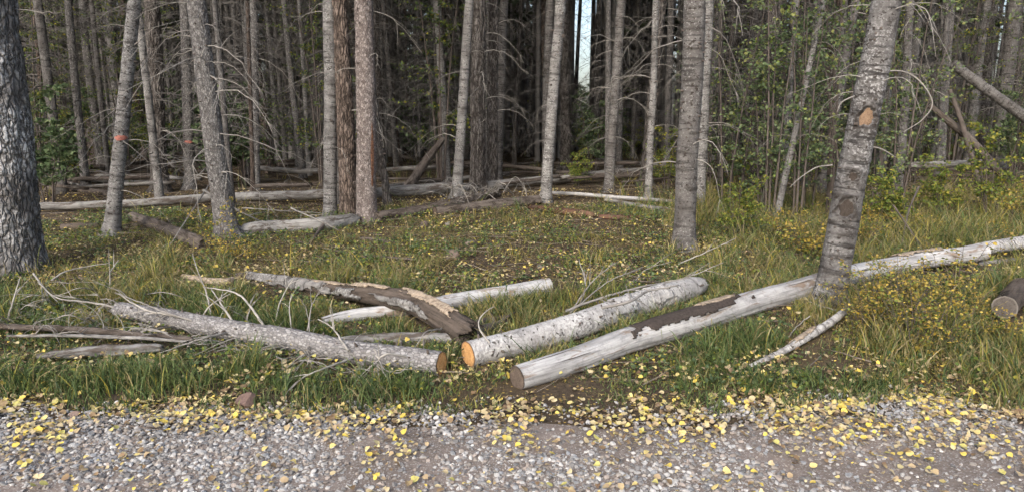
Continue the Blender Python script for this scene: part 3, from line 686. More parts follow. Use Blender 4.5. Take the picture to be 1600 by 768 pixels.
def make_log(pts, mat, disp, label, name='fallen_log', n=40, step=.025, cut=(None, None), cat='log', group=None, lift=0.0, taper_end=(False, False), branches=0, blen=.5, seed=0, bup=.5, tilt=0.0, stubs=0):
    """cut: material of the sawn face at the first / last end (None = broken point)"""
    W = log_path(pts, lift); o0 = W[0, :3].copy(); C = spline(W, step); path = C[:, :3] - o0; rad = C[:, 3].copy()
    L = np.arange(len(rad))
    r = np.random.default_rng(seed + 900)
    path = path + .012 * (np.stack([vnoise(np.stack([L * step * 2.2 + seed, L * 0 + k * 9.1, L * 0.], -1)) for k in range(3)], -1) - .5)
    for e in (0, 1):
        if taper_end[e]:
            s = np.arange(len(rad)) if e == 0 else np.arange(len(rad))[::-1]; k = min(9, len(rad) // 3)
            rad = rad * np.where(s < k, np.clip((s + 1.5) / k, 0, 1) ** .22, 1)
    root = empty(name, o0); tag(root, label, cat, group)
    mb = MB(); P, n1, n2, R = tube(mb, path, rad, n, False, disp)
    # close broken ends
    for e, k in ((0, 0), (1, len(P) - 1)):
        c = cut[e]; T = unit(P[1] - P[0]) * -1 if e == 0 else unit(P[-1] - P[-2])
        if c is None:
            base = mb.n; b0 = k * n; th_ = np.arange(n) / n * 2 * np.pi
            jag = vnoise(np.stack([np.cos(th_) * 2.6 + seed, np.sin(th_) * 2.6, th_ * 0], -1)) - .5 + .7 * (r.random(n) - .5)
            mb.v[0][b0:b0 + n] += T[None] * (jag * rad[k] * 1.5)[:, None]
            mb.add([P[k] - T * rad[k] * .5], [], bark=[[0, 0, 0]]); j = np.arange(n); jn = (j + 1) % n
            mb.f.append(np.stack([np.full(n, base), b0 + (j if e else jn), b0 + (jn if e else j)], -1))
        else:
            db = MB(); disk(db, P[k], T, n1[k], n2[k], R[k] * 1.002, seed, tilt=tilt); db.build('cut_face', MAT[c], root)
    stem = mb.build('stem', MAT[mat], root)
    for i in range(branches):
        k = r.integers(4, len(P) - 4); a = math.radians(90) + (r.random() - .5) * math.pi * 1.2
        d = n1[k] * math.cos(a) + n2[k] * math.sin(a); T = unit(P[k + 1] - P[k]); d = d + T * (r.random() - .5) * 1.2
        s = blen * (.35 + .9 * r.random()); d = unit(d)
        ob = link('dead_branch', BRANCHES[r.integers(len(BRANCHES))], root, loc=P[k] + d * rad[k] * .8, scale=(s,) * 3)
        ob.rotation_euler = Vector(d).to_track_quat('X', 'Z').to_euler()
    if stubs:
        sb = MB()
        for i in range(stubs):
            k = r.integers(3, len(P) - 3); a = r.random() * 6.28; d = n1[k] * math.cos(a) + n2[k] * math.sin(a) + .3 * (r.random(3) - .5)
            q0 = P[k] + d * rad[k] * .93; l = .012 + .03 * r.random()
            tube(sb, np.array([q0, q0 + d * l * .6, q0 + d * l]), np.array([.009, .007, .004]) * (.6 + .7 * r.random()), 5, False, tip=True)
        sb.build('branch_stub', MAT['twig_dark'], root, kind='stuff')
    return dict(root=root, stem=stem, path=P, rad=rad, n1=n1, n2=n2, R=R, o0=o0)
def log_patch(inf, name, f0, f1, a0, a1, mat, proud=.006, seed=0, label=None, th=.35):
    """bark left on a log, a ragged shell over part of its girth; a0, a1 in degrees, 90 is the top"""
    P, n1, n2, rad = inf['path'], inf['n1'], inf['n2'], inf['R'].mean(1); K = len(P); k0, k1 = int(f0 * (K - 1)), int(f1 * (K - 1))
    ks = np.linspace(k0, k1, max(8, int((k1 - k0) * 1.6))); al = np.radians(np.linspace(a0, a1, 18)); mb = MB()
    idx = np.arange(K); ip = lambda A: np.stack([np.interp(ks, idx, A[:, j]) for j in range(3)], -1)
    C = ip(P); A1 = ip(n1); A2 = ip(n2); Rr = np.interp(ks, idx, rad)
    g = np.stack(np.meshgrid(np.linspace(0, 1, len(ks)), np.linspace(0, 1, len(al)), indexing='ij'), -1)
    edge = np.minimum(np.minimum(g[..., 0], 1 - g[..., 0]) * 3.5, np.minimum(g[..., 1], 1 - g[..., 1]) * 3.5).clip(0, 1)
    ln = (k1 - k0) * .025
    nz = fbm(np.stack([g[..., 0] * ln * 14 + seed, g[..., 1] * 3.5 + seed * 2, g[..., 0] * 0], -1), 3)
    keep = (edge * .55 + nz * .75) > th + .3
    H = proud * np.clip((edge * .55 + nz * .75 - th - .3) * 8, .15, 1)
    Rf = np.stack([np.stack([np.interp(ks, idx, inf['R'][:, j]) for j in range(inf['R'].shape[1])], -1)], 0)[0]
    nn = Rf.shape[1]; jj = (al / (2 * np.pi) * nn) % nn; j0 = np.floor(jj).astype(int) % nn; j1 = (j0 + 1) % nn; w = jj - np.floor(jj)
    RR = Rf[:, j0] * (1 - w) + Rf[:, j1] * w
    D = A1[:, None] * np.cos(al)[None, :, None] + A2[:, None] * np.sin(al)[None, :, None]
    V = C[:, None] + D * (RR + H + .002)[..., None]
    m = len(al); i = np.arange(len(ks) - 1)[:, None] * m + np.arange(m - 1)[None]
    q = np.stack([i, i + 1, i + m + 1, i + m], -1); ok = keep[:-1, :-1] & keep[1:, :-1] & keep[:-1, 1:] & keep[1:, 1:]
    q = q[ok]
    if not len(q): return None
    sl = np.interp(ks, idx, np.concatenate([[0], np.cumsum(np.linalg.norm(np.diff(P, axis=0), axis=1))]))
    bk = np.stack([RR * np.cos(al)[None], RR * np.sin(al)[None], np.repeat(sl[:, None], m, 1)], -1).reshape(-1, 3)
    mb.add(V.reshape(-1, 3), [q], bark=bk); o = mb.build(name, MAT[mat], inf['stem'])
    sm = o.modifiers.new('thickness', 'SOLIDIFY'); sm.thickness = .006; sm.offset = -1
    if label: o['label'] = label
    return o
def stick(root, pts, r0, r1=None, mat='twig_pale', name='branch', n=6, step=.04, subs=0, seed=0):
    """a bare branch through pixels (u, v, height above the ground)"""
    P = np.array([on(p[0], p[1], p[2]) for p in pts]); o0 = np.array(root.location) if root else np.zeros(3)
    C = spline(P, step) - o0; r1 = r0 * .35 if r1 is None else r1; mb = MB(); r = np.random.default_rng(seed + 31)
    C = C + .006 * (r.random(C.shape) - .5)
    tube(mb, C, np.linspace(r0, r1, len(C)), n, False, tip=True)
    for _ in range(subs):
        k = r.integers(len(C) // 4, len(C) - 2); d = unit(unit(C[k + 1] - C[k]) + (r.random(3) - [.5, .5, .35]) * 1.5); l = .1 + .2 * r.random(); t = np.linspace(0, 1, 5)[:, None]
        tube(mb, C[k] + d * l * t + np.array([0, 0, -.05]) * t ** 2, r0 * .5 * (1 - .8 * t[:, 0]), 4, False, tip=True)
    return mb.build(name, MAT[mat], root)

A = make_log([(186, 484, 24), (250, 494, 28), (330, 509, 33), (430, 526, 35), (550, 548, 37), (690, 567, 39)], 'log_bark', disp_scaly(31, .009), 'cut grey spruce log with orange sawn end and bare dead branches', n=52, cut=(None, 'cut'), seed=1, branches=12, blen=.45, stubs=40)
for i, (p, r0) in enumerate([
    ([(365, 518, .06), (320, 527, .10), (250, 551, .03)], .009), ([(560, 556, .05), (510, 573, .10), (475, 588, .08), (452, 609, .02)], .009),
    ([(545, 548, .12), (520, 512, .20), (497, 498, .26)], .009), ([(635, 556, .14), (600, 553, .19), (590, 570, .12), (594, 595, .05), (604, 614, .01)], .008),
    ([(690, 513, .10), (665, 518, .16), (648, 543, .09)], .007), ([(415, 512, .12), (385, 470, .22), (362, 455, .26), (318, 448, .25)], .011),
    ([(365, 504, .12), (340, 465, .24), (330, 450, .28)], .010), ([(315, 495, .10), (330, 475, .2), (360, 458, .28)], .008),
    ([(330, 490, .1), (322, 455, .24), (308, 420, .4), (300, 395, .5)], .007), ([(385, 500, .1), (392, 480, .18), (398, 470, .25)], .007),
    ([(430, 500, .1), (440, 465, .25), (460, 430, .4)], .007), ([(455, 512, .1), (452, 480, .22), (455, 460, .3)], .006),
    ([(480, 515, .1), (490, 470, .28), (512, 440, .42)], .006), ([(585, 545, .15), (600, 575, .09), (625, 582, .07), (640, 565, .1)], .006),
    ([(190, 483, .06), (145, 472, .10), (90, 465, .12), (60, 440, .2)], .010), ([(280, 494, .12), (225, 482, .16), (185, 458, .24)], .010),
    ([(300, 500, .11), (260, 488, .16), (215, 470, .2), (180, 457, .25)], .008), ([(262, 520, .06), (215, 512, .1), (185, 520, .04), (140, 497, .1)], .008),
    ([(470, 538, .05), (440, 545, .04), (432, 556, .02)], .006), ([(430, 535, .03), (390, 560, .03), (360, 545, .03), (340, 555, .02)], .006)]):
    stick(A['root'], p, r0, None, 'twig_pale' if i % 4 else 'twig', 'branch', subs=2, seed=i)

B_ = make_log([(732, 553, 41), (830, 528, 42), (920, 501, 41), (1000, 473, 39), (1060, 455, 37), (1098, 444, 32)], 'white', disp_smooth(32, .36, -.006, .5), 'thick log with whitish flaking bark and orange sawn end', n=56, cut=('cut', None), seed=2, stubs=50, taper_end=(False, True))
log_patch(B_, 'loose_bark', .0, .22, 205, 290, 'tan_bark', .012, 3, 'loose bark flap under the sawn end', .25)
log_patch(B_, 'bark_plate', .5, .62, -20, 120, 'white', .004, 5, None, .3); log_patch(B_, 'bark_plate', .66, .80, -20, 130, 'white', .004, 8, None, .3)
stick(B_['root'], [(765, 535, .17), (748, 510, .26), (755, 490, .34), (772, 478, .38)], .007, name='branch')
for i, p in enumerate([[(885, 485, .12), (930, 468, .13), (1000, 448, .14), (1062, 437, .12)], [(940, 480, .2), (985, 470, .22), (1010, 455, .22), (1060, 445, .2)]]):
    stick(B_['root'], p, .012, .006, 'twig', 'branch', subs=3, seed=40 + i)
for i, p in enumerate([[(895, 482, .1), (925, 440, .25), (960, 410, .38)], [(890, 488, .1), (950, 440, .22), (1005, 418, .25)], [(905, 478, .1), (915, 445, .3), (905, 405, .45)], [(1040, 440, .2), (1075, 432, .25), (1130, 410, .35)]]):
    stick(B_['root'], p, .006, .003, 'twig', 'branch', subs=4, seed=50 + i)

C_ = make_log([(808, 589, 40), (900, 560, 41), (1000, 525, 41), (1100, 495, 39), (1200, 465, 37), (1270, 446, 34), (1340, 426, 31, .02), (1430, 408, 28, .05), (1537, 393, 25, .08)], 'silver', lambda B, TH, S, R: .05 * R * (fbm(B * np.array([6, 6, 2.]) + 4, 3) - .5) * 2 - .006 * sst(.86, .97, 1 - np.abs(2 * vnoise(B * np.array([16, 16, 1.4]) + 3) - 1)), 'long barkless silver log running out past the leaning scarred tree', n=56, cut=('cut_old', 'cut_grey'), seed=3, stubs=16)
log_patch(C_, 'bark_patch', .17, .42, 25, 118, 'black_bark', .006, 11, 'black ragged bark left on the log', .28)
log_patch(C_, 'bark_patch', .30, .40, 70, 118, 'tan_bark', .013, 14, 'tan scrap of inner bark', .3)
log_patch(C_, 'bark_patch', .78, .93, 40, 170, 'tan_bark', .012, 15, 'loose tan bark near the thin end', .38)
C2 = make_log([(1500, 395, 20, .04), (1560, 384, 20, .05), (1640, 371, 20, .06)], 'white', disp_smooth(34, .4, .004, .4), 'thin barked log lying beyond the end of the silver log', n=32, cut=('cut_grey', None), seed=4, lift=.03)

D_ = make_log([(372, 430, 13), (440, 441, 18), (520, 453, 23, .02), (580, 460, 30, .06), (640, 471, 36, .06), (690, 493, 42, .03), (738, 523, 44)], 'dark_rot', lambda B, TH, S, R: .16 * R * (fbm(B * np.array([14, 14, 3.]) + 6, 4) - .5) * 2 - .012 * sst(.8, .97, 1 - np.abs(2 * vnoise(B * np.array([24, 24, 2.]) + 3) - 1)), 'crooked dark rotting log with torn tan bark on its top', n=52, seed=5, taper_end=(True, False))
for i, (f0, f1, a0, a1, thr) in enumerate([(.0, .42, -30, 165, .24), (.28, .5, 50, 140, .3), (.48, .68, 60, 120, .28), (.70, .95, 48, 100, .2), (.30, .62, -40, 60, .46), (.55, .9, -30, 40, .50)]):
    log_patch(D_, 'bark_plate', f0, f1, a0, a1, 'tan_bark' if i in (1, 2, 3) else 'pale', .010, 20 + i, None, thr)
stick(D_['root'], [(735, 520, .1), (770, 510, .05), (800, 498, .04)], .05, .02, 'twig_dark', 'root_fragment', n=10, subs=3)
stick(D_['root'], [(730, 512, .09), (765, 498, .06), (808, 492, .05)], .035, .012, 'twig_dark', 'root_fragment', n=10, subs=3, seed=3)
E_ = make_log([(858, 444, 22), (800, 455, 24), (720, 468, 24), (640, 481, 21), (560, 491, 19), (505, 500, 16)], 'silver', lambda B, TH, S, R: .05 * R * (fbm(B * np.array([7, 7, 2.]) + 14, 3) - .5) * 2, 'smooth blue grey barkless log slipping under the crooked rotting log', n=40, cut=('cut_grey', None), seed=6, taper_end=(False, True))
F_ = make_log([(520, 531, 14), (620, 528, 18), (708, 527, 20)], 'grey_wood', disp_scaly(36, .006), 'short grey barky log lying behind the orange-ended spruce log', n=32, seed=7, taper_end=(True, True))
G_ = make_log([(-60, 505, 9), (60, 511, 10), (150, 517, 11), (230, 523, 10), (300, 528, 9)], 'brown_wood', disp_scaly(37, .012), 'thin broken grey trunk lying in grass by the branch pile', n=28, seed=8, branches=12, blen=.3, taper_end=(False, True), lift=.07)
H_ = make_log([(10, 523, 5), (120, 524, 6), (220, 527, 6), (292, 532, 5)], 'grey_wood', disp_scaly(38, .003), 'straight thin pale pole alongside the broken grey trunk', n=16, seed=9, name='fallen_pole', cat='pole', taper_end=(True, True), lift=.09)
I_ = make_log([(58, 556, 11), (120, 550, 15), (190, 545, 17), (255, 541, 14)], 'grey_wood', disp_scaly(39, .016), 'low weathered grey log sunk in green grass near the road', n=36, seed=10, taper_end=(True, True), lift=.04)
J_ = make_log([(286, 430, 9), (318, 438, 13), (352, 440, 13), (372, 433, 10)], 'tan_bark', disp_scaly(40, .006), 'short tan broken log butting the rotting log', n=28, seed=11, branches=5, blen=.35, taper_end=(True, True))
K_ = make_log([(1170, 571, 8, .0), (1230, 545, 11, .02), (1280, 513, 12, .04), (1323, 484, 11, .05)], 'white', disp_smooth(41, .12, .006), 'thin white-barked branch lying at the foot of the scarred tree', n=24, seed=12, name='fallen_branch', cat='branch', cut=(None, 'cut_grey'), taper_end=(True, False))
log_patch(K_, 'bark_plate', .3, .7, 20, 160, 'tan_bark', .006, 31, None, .42)
stick(K_['root'], [(1318, 488, .03), (1285, 478, .07), (1263, 470, .09)], .007, .003)
stick(K_['root'], [(1265, 493, .05), (1245, 510, .05), (1232, 526, .03)], .005, .002)

# logs lying further back in the wood
L_ = make_log([(58, 323, 12), (150, 320, 12), (250, 315, 13), (350, 308, 14), (430, 306, 15), (508, 304, 15)], 'grey_wood', disp_scaly(42, .008), 'long straight grey log lying level behind the red-marked trunks', n=30, seed=13, cut=(None, 'cut_grey'), branches=4, blen=.4, lift=.06)
M_ = make_log([(580, 302, 16), (640, 297, 18), (712, 293, 17)], 'grey_wood', disp_scaly(43, .008), 'level grey log behind the resin-scarred trunk', n=30, seed=14, cut=(None, 'cut_grey'), lift=.08)
N_ = make_log([(207, 338, 15), (260, 358, 20), (325, 384, 23)], 'brown_wood', disp_scaly(44, .006), 'dark brown log slanting downhill below the long straight log', n=36, seed=15, cut=(None, None), stubs=14)
O_ = make_log([(365, 361, 15), (400, 357, 21), (440, 354, 20), (500, 350, 22), (560, 342, 19)], 'grey_wood', disp_scaly(45, .018), 'twisted silver log at the feet of the trio of trunks', n=36, seed=16, taper_end=(True, True), branches=3, blen=.35)
P_ = make_log([(588, 341, 18), (650, 330, 18), (715, 317, 17), (778, 303, 15)], 'brown_wood', disp_scaly(46, .02), 'brown log rising towards the tangle of dead twigs', n=30, seed=17, stubs=12)
Q_ = make_log([(680, 331, 17), (760, 322, 18), (842, 313, 16)], 'brown_wood', disp_scaly(47, .016), 'grey brown log with pale cut end beside the pale banded trunk', n=30, seed=18, cut=('cut_old', 'cut_grey'))
R_ = make_log([(705, 294, 12), (770, 289, 13), (830, 283, 13), (890, 278, 14)], 'grey_wood', disp_scaly(48, .008), 'grey log lying behind the pale banded trunk', n=26, seed=19, cut=(None, 'cut_old'), lift=.05)
R2 = make_log([(925, 276, 9), (985, 273, 10), (1050, 268, 10)], 'brown_wood', disp_scaly(49, .008), 'level brown log under the far close pair of trunks', n=24, seed=20, lift=.1)
S_ = make_log([(862, 301, 5), (950, 307, 6), (1060, 316, 6)], 'silver', None, 'upper pale pole lying across the far side of the clearing', n=12, seed=21, name='fallen_pole', cat='pole', lift=.05)
T2_ = make_log([(945, 312, 6), (1000, 322, 8), (1058, 331, 9)], 'grey_wood', disp_scaly(50, .005), 'lower grey pole lying askew below the upper pale pole', n=16, seed=22, name='fallen_pole', cat='pole', lift=.02)
U_ = make_log([(828, 324, 9), (880, 331, 12), (928, 337, 10)], 'red_rot', disp_scaly(51, .02), 'crumbling reddish rotten log at the rim of the clearing', n=30, seed=23, taper_end=(True, True))
U2 = make_log([(935, 338, 8), (970, 341, 10), (1000, 340, 7)], 'red_rot', disp_scaly(52, .02), 'crumbled reddish remnant of rotten log past the clearing rim', n=24, seed=24, taper_end=(True, True))
V_ = make_log([(97, 356, 12), (125, 355, 13), (152, 354, 11)], 'dark_rot', disp_scaly(53, .008), 'short dark log piece beside the slender painted trunk', n=28, seed=25, cut=('cut_old', None))
X1 = make_log([(75, 293, 7), (130, 297, 10), (185, 306, 9)], 'brown_wood', disp_scaly(54, .008), 'dim brown log half buried behind the long straight log', n=22, seed=26)
X2 = make_log([(70, 268, 7), (200, 262, 8), (330, 258, 7)], 'brown_wood', disp_scaly(55, .008), 'dim level log in the shade behind the leafy bush', n=20, seed=27, lift=.15)
X3 = make_log([(400, 262, 7), (480, 268, 8), (560, 262, 7)], 'grey_wood', disp_scaly(56, .008), 'dim grey log deep behind the pale knotty trunk', n=20, seed=28, lift=.15)
X4 = make_log([(600, 265, 6), (660, 262, 7), (720, 258, 6)], 'grey_wood', disp_scaly(57, .004), 'dim thin log deep behind the leaning snag', n=20, seed=29, lift=.2)
W1 = make_log([(1412, 259, 10), (1480, 257, 11), (1548, 254, 10)], 'grey_wood', disp_scaly(58, .008), 'stacked grey log beyond the tall grass, the upper one', n=24, seed=30, cut=(None, 'cut_grey'), lift=.35)
W2 = make_log([(1418, 266, 6), (1480, 265, 6), (1550, 263, 6)], 'brown_wood', disp_scaly(59, .005), 'thin lower log under the stacked grey log beyond the grass', n=18, seed=31, lift=.15)
W5 = make_log([(1500, 318, 8), (1560, 316, 10), (1640, 312, 10)], 'brown_wood', disp_scaly(60, .008), 'low brown log half hidden in tall grass at the photo edge', n=22, seed=32)
W6 = make_log([(1528, 413, 8), (1570, 408, 10), (1630, 402, 11)], 'grey_wood', disp_scaly(61, .006), 'short grey branch in grass below the thin barked log', n=22, seed=33, taper_end=(True, False), name='fallen_branch', cat='branch')
ST = make_log([(1570, 478, 36, .07), (1583, 463, 34, .06), (1594, 450, 33, .05)], 'dark_rot', disp_scaly(62, .008), 'short round log butt with dull grey sawn face among yellow weeds', n=44, seed=34, cut=('cut_dull', 'cut_dull'))
dr_ = np.random.default_rng(808)
for i in range(34):          # crossed deadfall on the shaded floor
    u = (50 + 480 * dr_.random()) if i < 20 else 590 + 480 * dr_.random(); v = (246 + 46 * dr_.random()) if i < 20 else 250 + 34 * dr_.random(); du = 40 + 70 * dr_.random(); dv = (dr_.random() - .5) * 20; w = 3.5 + 4.5 * dr_.random()
    lb = 'thin dead pole lying crossed on the shaded floor behind ' + ('the long straight grey log' if i < 20 else 'the clearing')
    make_log([(u - du, v - dv, w * .8), (u, v, w), (u + du, v + dv, w * .9)], ['brown_wood', 'grey_wood', 'brown_wood'][i % 3], disp_scaly(900 + i, .006), lb, n=12, step=.12, seed=100 + i, name='fallen_pole', cat='pole', group=lb.replace('pole', 'poles'), lift=.02 + .22 * dr_.random(), branches=3, blen=.4)
def leaning(pts, y0, y1, mat, label, name='leaning_log', cat='log', seed=0, n=22, cut=(None, None), base=True):
    P = []; m = len(pts)
    for i, (u, v, w) in enumerate(pts):
        p = at(u, v, y0 + (y1 - y0) * i / (m - 1)); P.append([*p, w * pxw(p) / 2])
    P = np.array(P); o0 = P[0, :3].copy(); C = spline(P, .06); root = empty(name, o0); tag(root, label, cat)
    mb = MB(); Q, n1, n2, R = tube(mb, C[:, :3] - o0, C[:, 3], n, False, disp_scaly(seed, .01), tip=True); mb.build('stem', MAT[mat], root)
    db = MB(); disk(db, Q[0], -unit(Q[1] - Q[0]), n1[0], n2[0], R[0], seed); db.build('cut_face', MAT['cut_grey'], root)
    return root
leaning([(1488, 100, 14), (1530, 131, 15), (1578, 166, 16), (1680, 240, 18), (1750, 292, 18)], 11.6, 11.0, 'fir', 'broken grey log leaning high through the trunks at the photo edge', seed=63)
leaning([(1452, 165, 8), (1490, 196, 11), (1520, 222, 12), (1572, 282, 12)], 11.9, 11.6, 'brown_wood', 'dark broken snag leaning low under the high leaning log', name='leaning_snag', cat='snag', seed=64)
leaning([(1484, 140, 6), (1502, 190, 7), (1517, 240, 8), (1532, 290, 8)], 11.7, 11.4, 'twig_dark', 'thin dark stick propped against the low leaning snag', name='leaning_stick', cat='stick', seed=65)
leaning([(692, 218, 8), (668, 248, 13), (648, 278, 15), (632, 300, 16)], 13.6, 12.6, 'brown_wood', 'dead grey snag leaning behind the level log', name='leaning_snag', cat='snag', seed=66)

# upturned root plate far left
rp = on(146, 262); root = empty('uprooted_stump', rp); tag(root, 'black upturned stump with ragged roots in the shade behind the bush', 'stump')
mb = MB(); zs = np.linspace(-.1, 1.25, 22); rr_ = np.random.default_rng(3)
tube(mb, np.stack([.08 * np.sin(zs * 3), 0 * zs, zs], -1), .26 * (1 - .45 * zs / 1.25), 26, True, lambda B, TH, S, R: .35 * R * (fbm(B * 5 + 2, 3) - .5) * 2 + .05 * (vnoise(B * 18) - .5), tip=True); mb.build('stem', MAT['dark_rot'], root)
for i in range(9):
    a = rr_.random() * 6.28; d = np.array([math.cos(a), math.sin(a), rr_.random() - .2]); t = np.linspace(0, 1, 8)[:, None]; mb = MB()
    tube(mb, np.array([0, 0, .3 + .9 * rr_.random()]) + .55 * d * t * (.6 + .6 * rr_.random()) + np.array([0, 0, -.25]) * t ** 2, .05 * (1 - .8 * t[:, 0]), 7, False, tip=True); mb.build('root', MAT['dark_rot'], root)

# ------------------------------------------------------------------ loose sticks, tangles and rocks
def loose_stick(pts, r0, label, mat='twig_pale', subs=2, seed=0, group=None):
    p = on(*pts[0]); root = empty('fallen_branch', p); tag(root, label, 'branch', group)
    stick(root, pts, r0, r0 * .4, mat, 'stem', subs=subs, seed=seed); return root
LS = [
 ([(650, 405, .03), (570, 398, .03), (500, 386, .03), (462, 376, .03)], .014, 'dark stick lying along the slope under the trio of trunks', 'twig_dark'),
 ([(505, 352, .10), (487, 375, .05), (480, 382, .03)], .025, 'forked dark branch leaning on the twisted silver log', 'twig_dark'),
 ([(455, 325, .25), (495, 343, .16), (530, 360, .05)], .012, 'pale stick crossing over the twisted silver log', 'twig'),
 ([(318, 297, .45), (350, 318, .3), (395, 340, .12), (408, 346, .08)], .018, 'knobbly pale branch propped in front of the bristling trunk', 'twig'),
 ([(330, 284, .5), (290, 345, .25), (258, 395, .02)], .012, 'long bent pale stick leaning over the dark brown log', 'twig'),
 ([(328, 258, .6), (308, 275, .5), (296, 286, .42)], .012, 'short pale stick held up beside the thin red-marked trunk', 'twig'),
 ([(80, 437, .10), (100, 425, .14), (130, 417, .14), (172, 410, .15)], .008, 'thin curved pale branch rising from dry grass by the thick trunk', 'twig_pale'),
 ([(165, 470, .05), (172, 440, .2), (172, 425, .28), (185, 406, .36)], .008, 'upright crooked pale twig in dry grass', 'twig_pale'),
 ([(12, 500, .05), (22, 465, .22), (31, 434, .36)], .009, 'upright bleached stick in grass at the foot of the thick trunk', 'twig_pale'),
 ([(52, 427, .25), (75, 455, .14), (95, 475, .06)], .010, 'pale stick slanting into the branch pile by the thick trunk', 'twig'),
 ([(380, 325, .1), (440, 329, .1), (505, 333, .08)], .012, 'thin pole lying under the long straight grey log', 'twig'),
 ([(960, 458, .02), (990, 440, .05), (1010, 420, .12), (1050, 408, .2)], .006, 'wispy grey stick by the flaking log', 'twig'),
 ([(560, 372, .02), (590, 374, .03), (615, 378, .02)], .022, 'short dark stick on bare earth below the resin-scarred trunk', 'twig_dark'),
 ([(1060, 412, .05), (1100, 395, .15), (1150, 372, .25)], .007, 'pale wispy branch at the foot of the ringed spruce', 'twig_pale'),
 ([(1395, 320, .5), (1428, 368, .2), (1440, 392, .05)], .010, 'brown dry stalk rising behind the silver log', 'twig_dark'),
 ([(1435, 292, .55), (1420, 330, .35), (1408, 385, .05)], .013, 'dark reddish stalk bending out of tall grass', 'twig_dark'),
 ([(180, 664, .01), (220, 667, .015), (258, 672, .01)], .010, 'short brown stick on the gravel by the reddish rock', 'twig_dark'),
 ([(610, 680, .01), (660, 682, .012), (690, 676, .01)], .007, 'thin dark twig on bare dirt at the road edge', 'twig_dark'),
 ([(1120, 660, .01), (1180, 668, .015), (1250, 655, .01)], .005, 'thin curved twig on the gravel below the white-barked branch', 'twig_dark'),
 ([(1460, 680, .01), (1490, 690, .01), (1530, 683, .01)], .006, 'dark twig on dirt near the photo corner', 'twig_dark'),
 ([(495, 640, .02), (505, 655, .02), (520, 632, .05)], .005, 'pale bent twig in grass fringe under the spruce log', 'twig'),
]
for i, (p, r0, lb, mt) in enumerate(LS): loose_stick(p, r0, lb, mt, 3, i)
# the tangle of bleached twigs beside the furrowed trunks
for i in range(24):
    r = np.random.default_rng(1200 + i); u0 = 690 + 140 * r.random(); v0 = 298 + 18 * r.random(); du = (r.random() - .5) * 110; hh = .12 + .4 * r.random()
    loose_stick([(u0, v0, .05), (u0 + du * .5, v0 - 22 * r.random() - 4, hh), (u0 + du, v0 - 4 + 12 * r.random(), hh * .5)], .007, 'bleached curved twig in the tangle at the foot of the furrowed trunks', 'twig_pale' if i % 3 else 'twig', 4, 60 + i, 'twigs of the bleached tangle')
for i in range(34):
    r = np.random.default_rng(1300 + i); u0 = 180 + 420 * r.random(); v0 = 492 + (u0 - 180) * .16 + 26 * r.random(); du = (r.random() - .5) * 120; hh = .03 + .12 * r.random()
    loose_stick([(u0, v0, .02), (u0 + du * .5, v0 - 6 + 14 * r.random(), hh), (u0 + du, v0 - 14 + 34 * r.random(), hh * .6)], .0045, 'brittle pale twig strewn in grass around the orange-ended spruce log', 'twig_pale' if i % 2 else 'twig', 4, 160 + i, 'twigs strewn around the spruce log')
for i in range(26):
    r = np.random.default_rng(1350 + i); u0 = 10 + 300 * r.random(); v0 = 455 + 75 * r.random(); du = (r.random() - .5) * 150; hh = .05 + .2 * r.random()
    loose_stick([(u0, v0, .02), (u0 + du * .5, v0 - 4 - 14 * r.random(), hh), (u0 + du, v0 - 14 + 20 * r.random(), hh * .7)], .006, 'grey twig of the branch pile beside the broken grey trunk', 'twig' if i % 3 else 'twig_pale', 4, 230 + i, 'twigs of the branch pile')
ICO = {}
for lvl in (1, 2, 3):
    bm = bmesh.new(); bmesh.ops.create_icosphere(bm, subdivisions=lvl, radius=1); bm.verts.ensure_lookup_table()
    ICO[lvl] = (np.array([v.co[:] for v in bm.verts]), np.array([[v.index for v in f.verts] for f in bm.faces])); bm.free()
def rock(u, v, w, h, label, c, seed):
    p = on(u, v); s = pxw(p); V, Fc = ICO[3]; r = np.random.default_rng(seed)
    for _ in range(7):
        n = unit(r.random(3) - .5); k = .55 + .25 * r.random(); V = V - np.clip(V @ n - k, 0, None)[:, None] * n
    V = V * (1 + .12 * (fbm(V * 2.2 + seed, 3) - .5)[:, None]) * np.array([w * s / 2, w * s * .4, h * s / 2]) * 1.25 + np.array([0, 0, h * s * .3])
    mb = MB(); mb.add(V, [Fc], col=np.repeat(np.array([c]), len(V), 0)); o = mb.build('rock', MAT['stone'], smooth=False, loc=p, rot=(0, 0, r.random() * 6)); return tag(o, label, 'rock')
rock(386, 634, 30, 24, 'reddish rock in the grass fringe beside the gravel', (.20, .135, .115), 1)
rock(706, 404, 22, 16, 'angular brown rock in the clearing', (.20, .155, .13), 2)
rock(733, 384, 18, 10, 'flat tan rock in the clearing', (.24, .20, .16), 3)
rock(662, 354, 16, 12, 'dark rock below the brown rising log', (.14, .11, .10), 4)
rock(700, 352, 10, 8, 'small grey rock by the grey brown log', (.28, .26, .24), 5)
rock(645, 330, 12, 9, 'pale round rock against the brown rising log', (.30, .28, .26), 6)
rock(118, 650, 16, 10, 'small reddish stone among leaves on the gravel', (.26, .19, .16), 7)
rock(845, 420, 14, 8, 'low grey rock in grass near the blue grey log', (.22, .20, .18), 8)

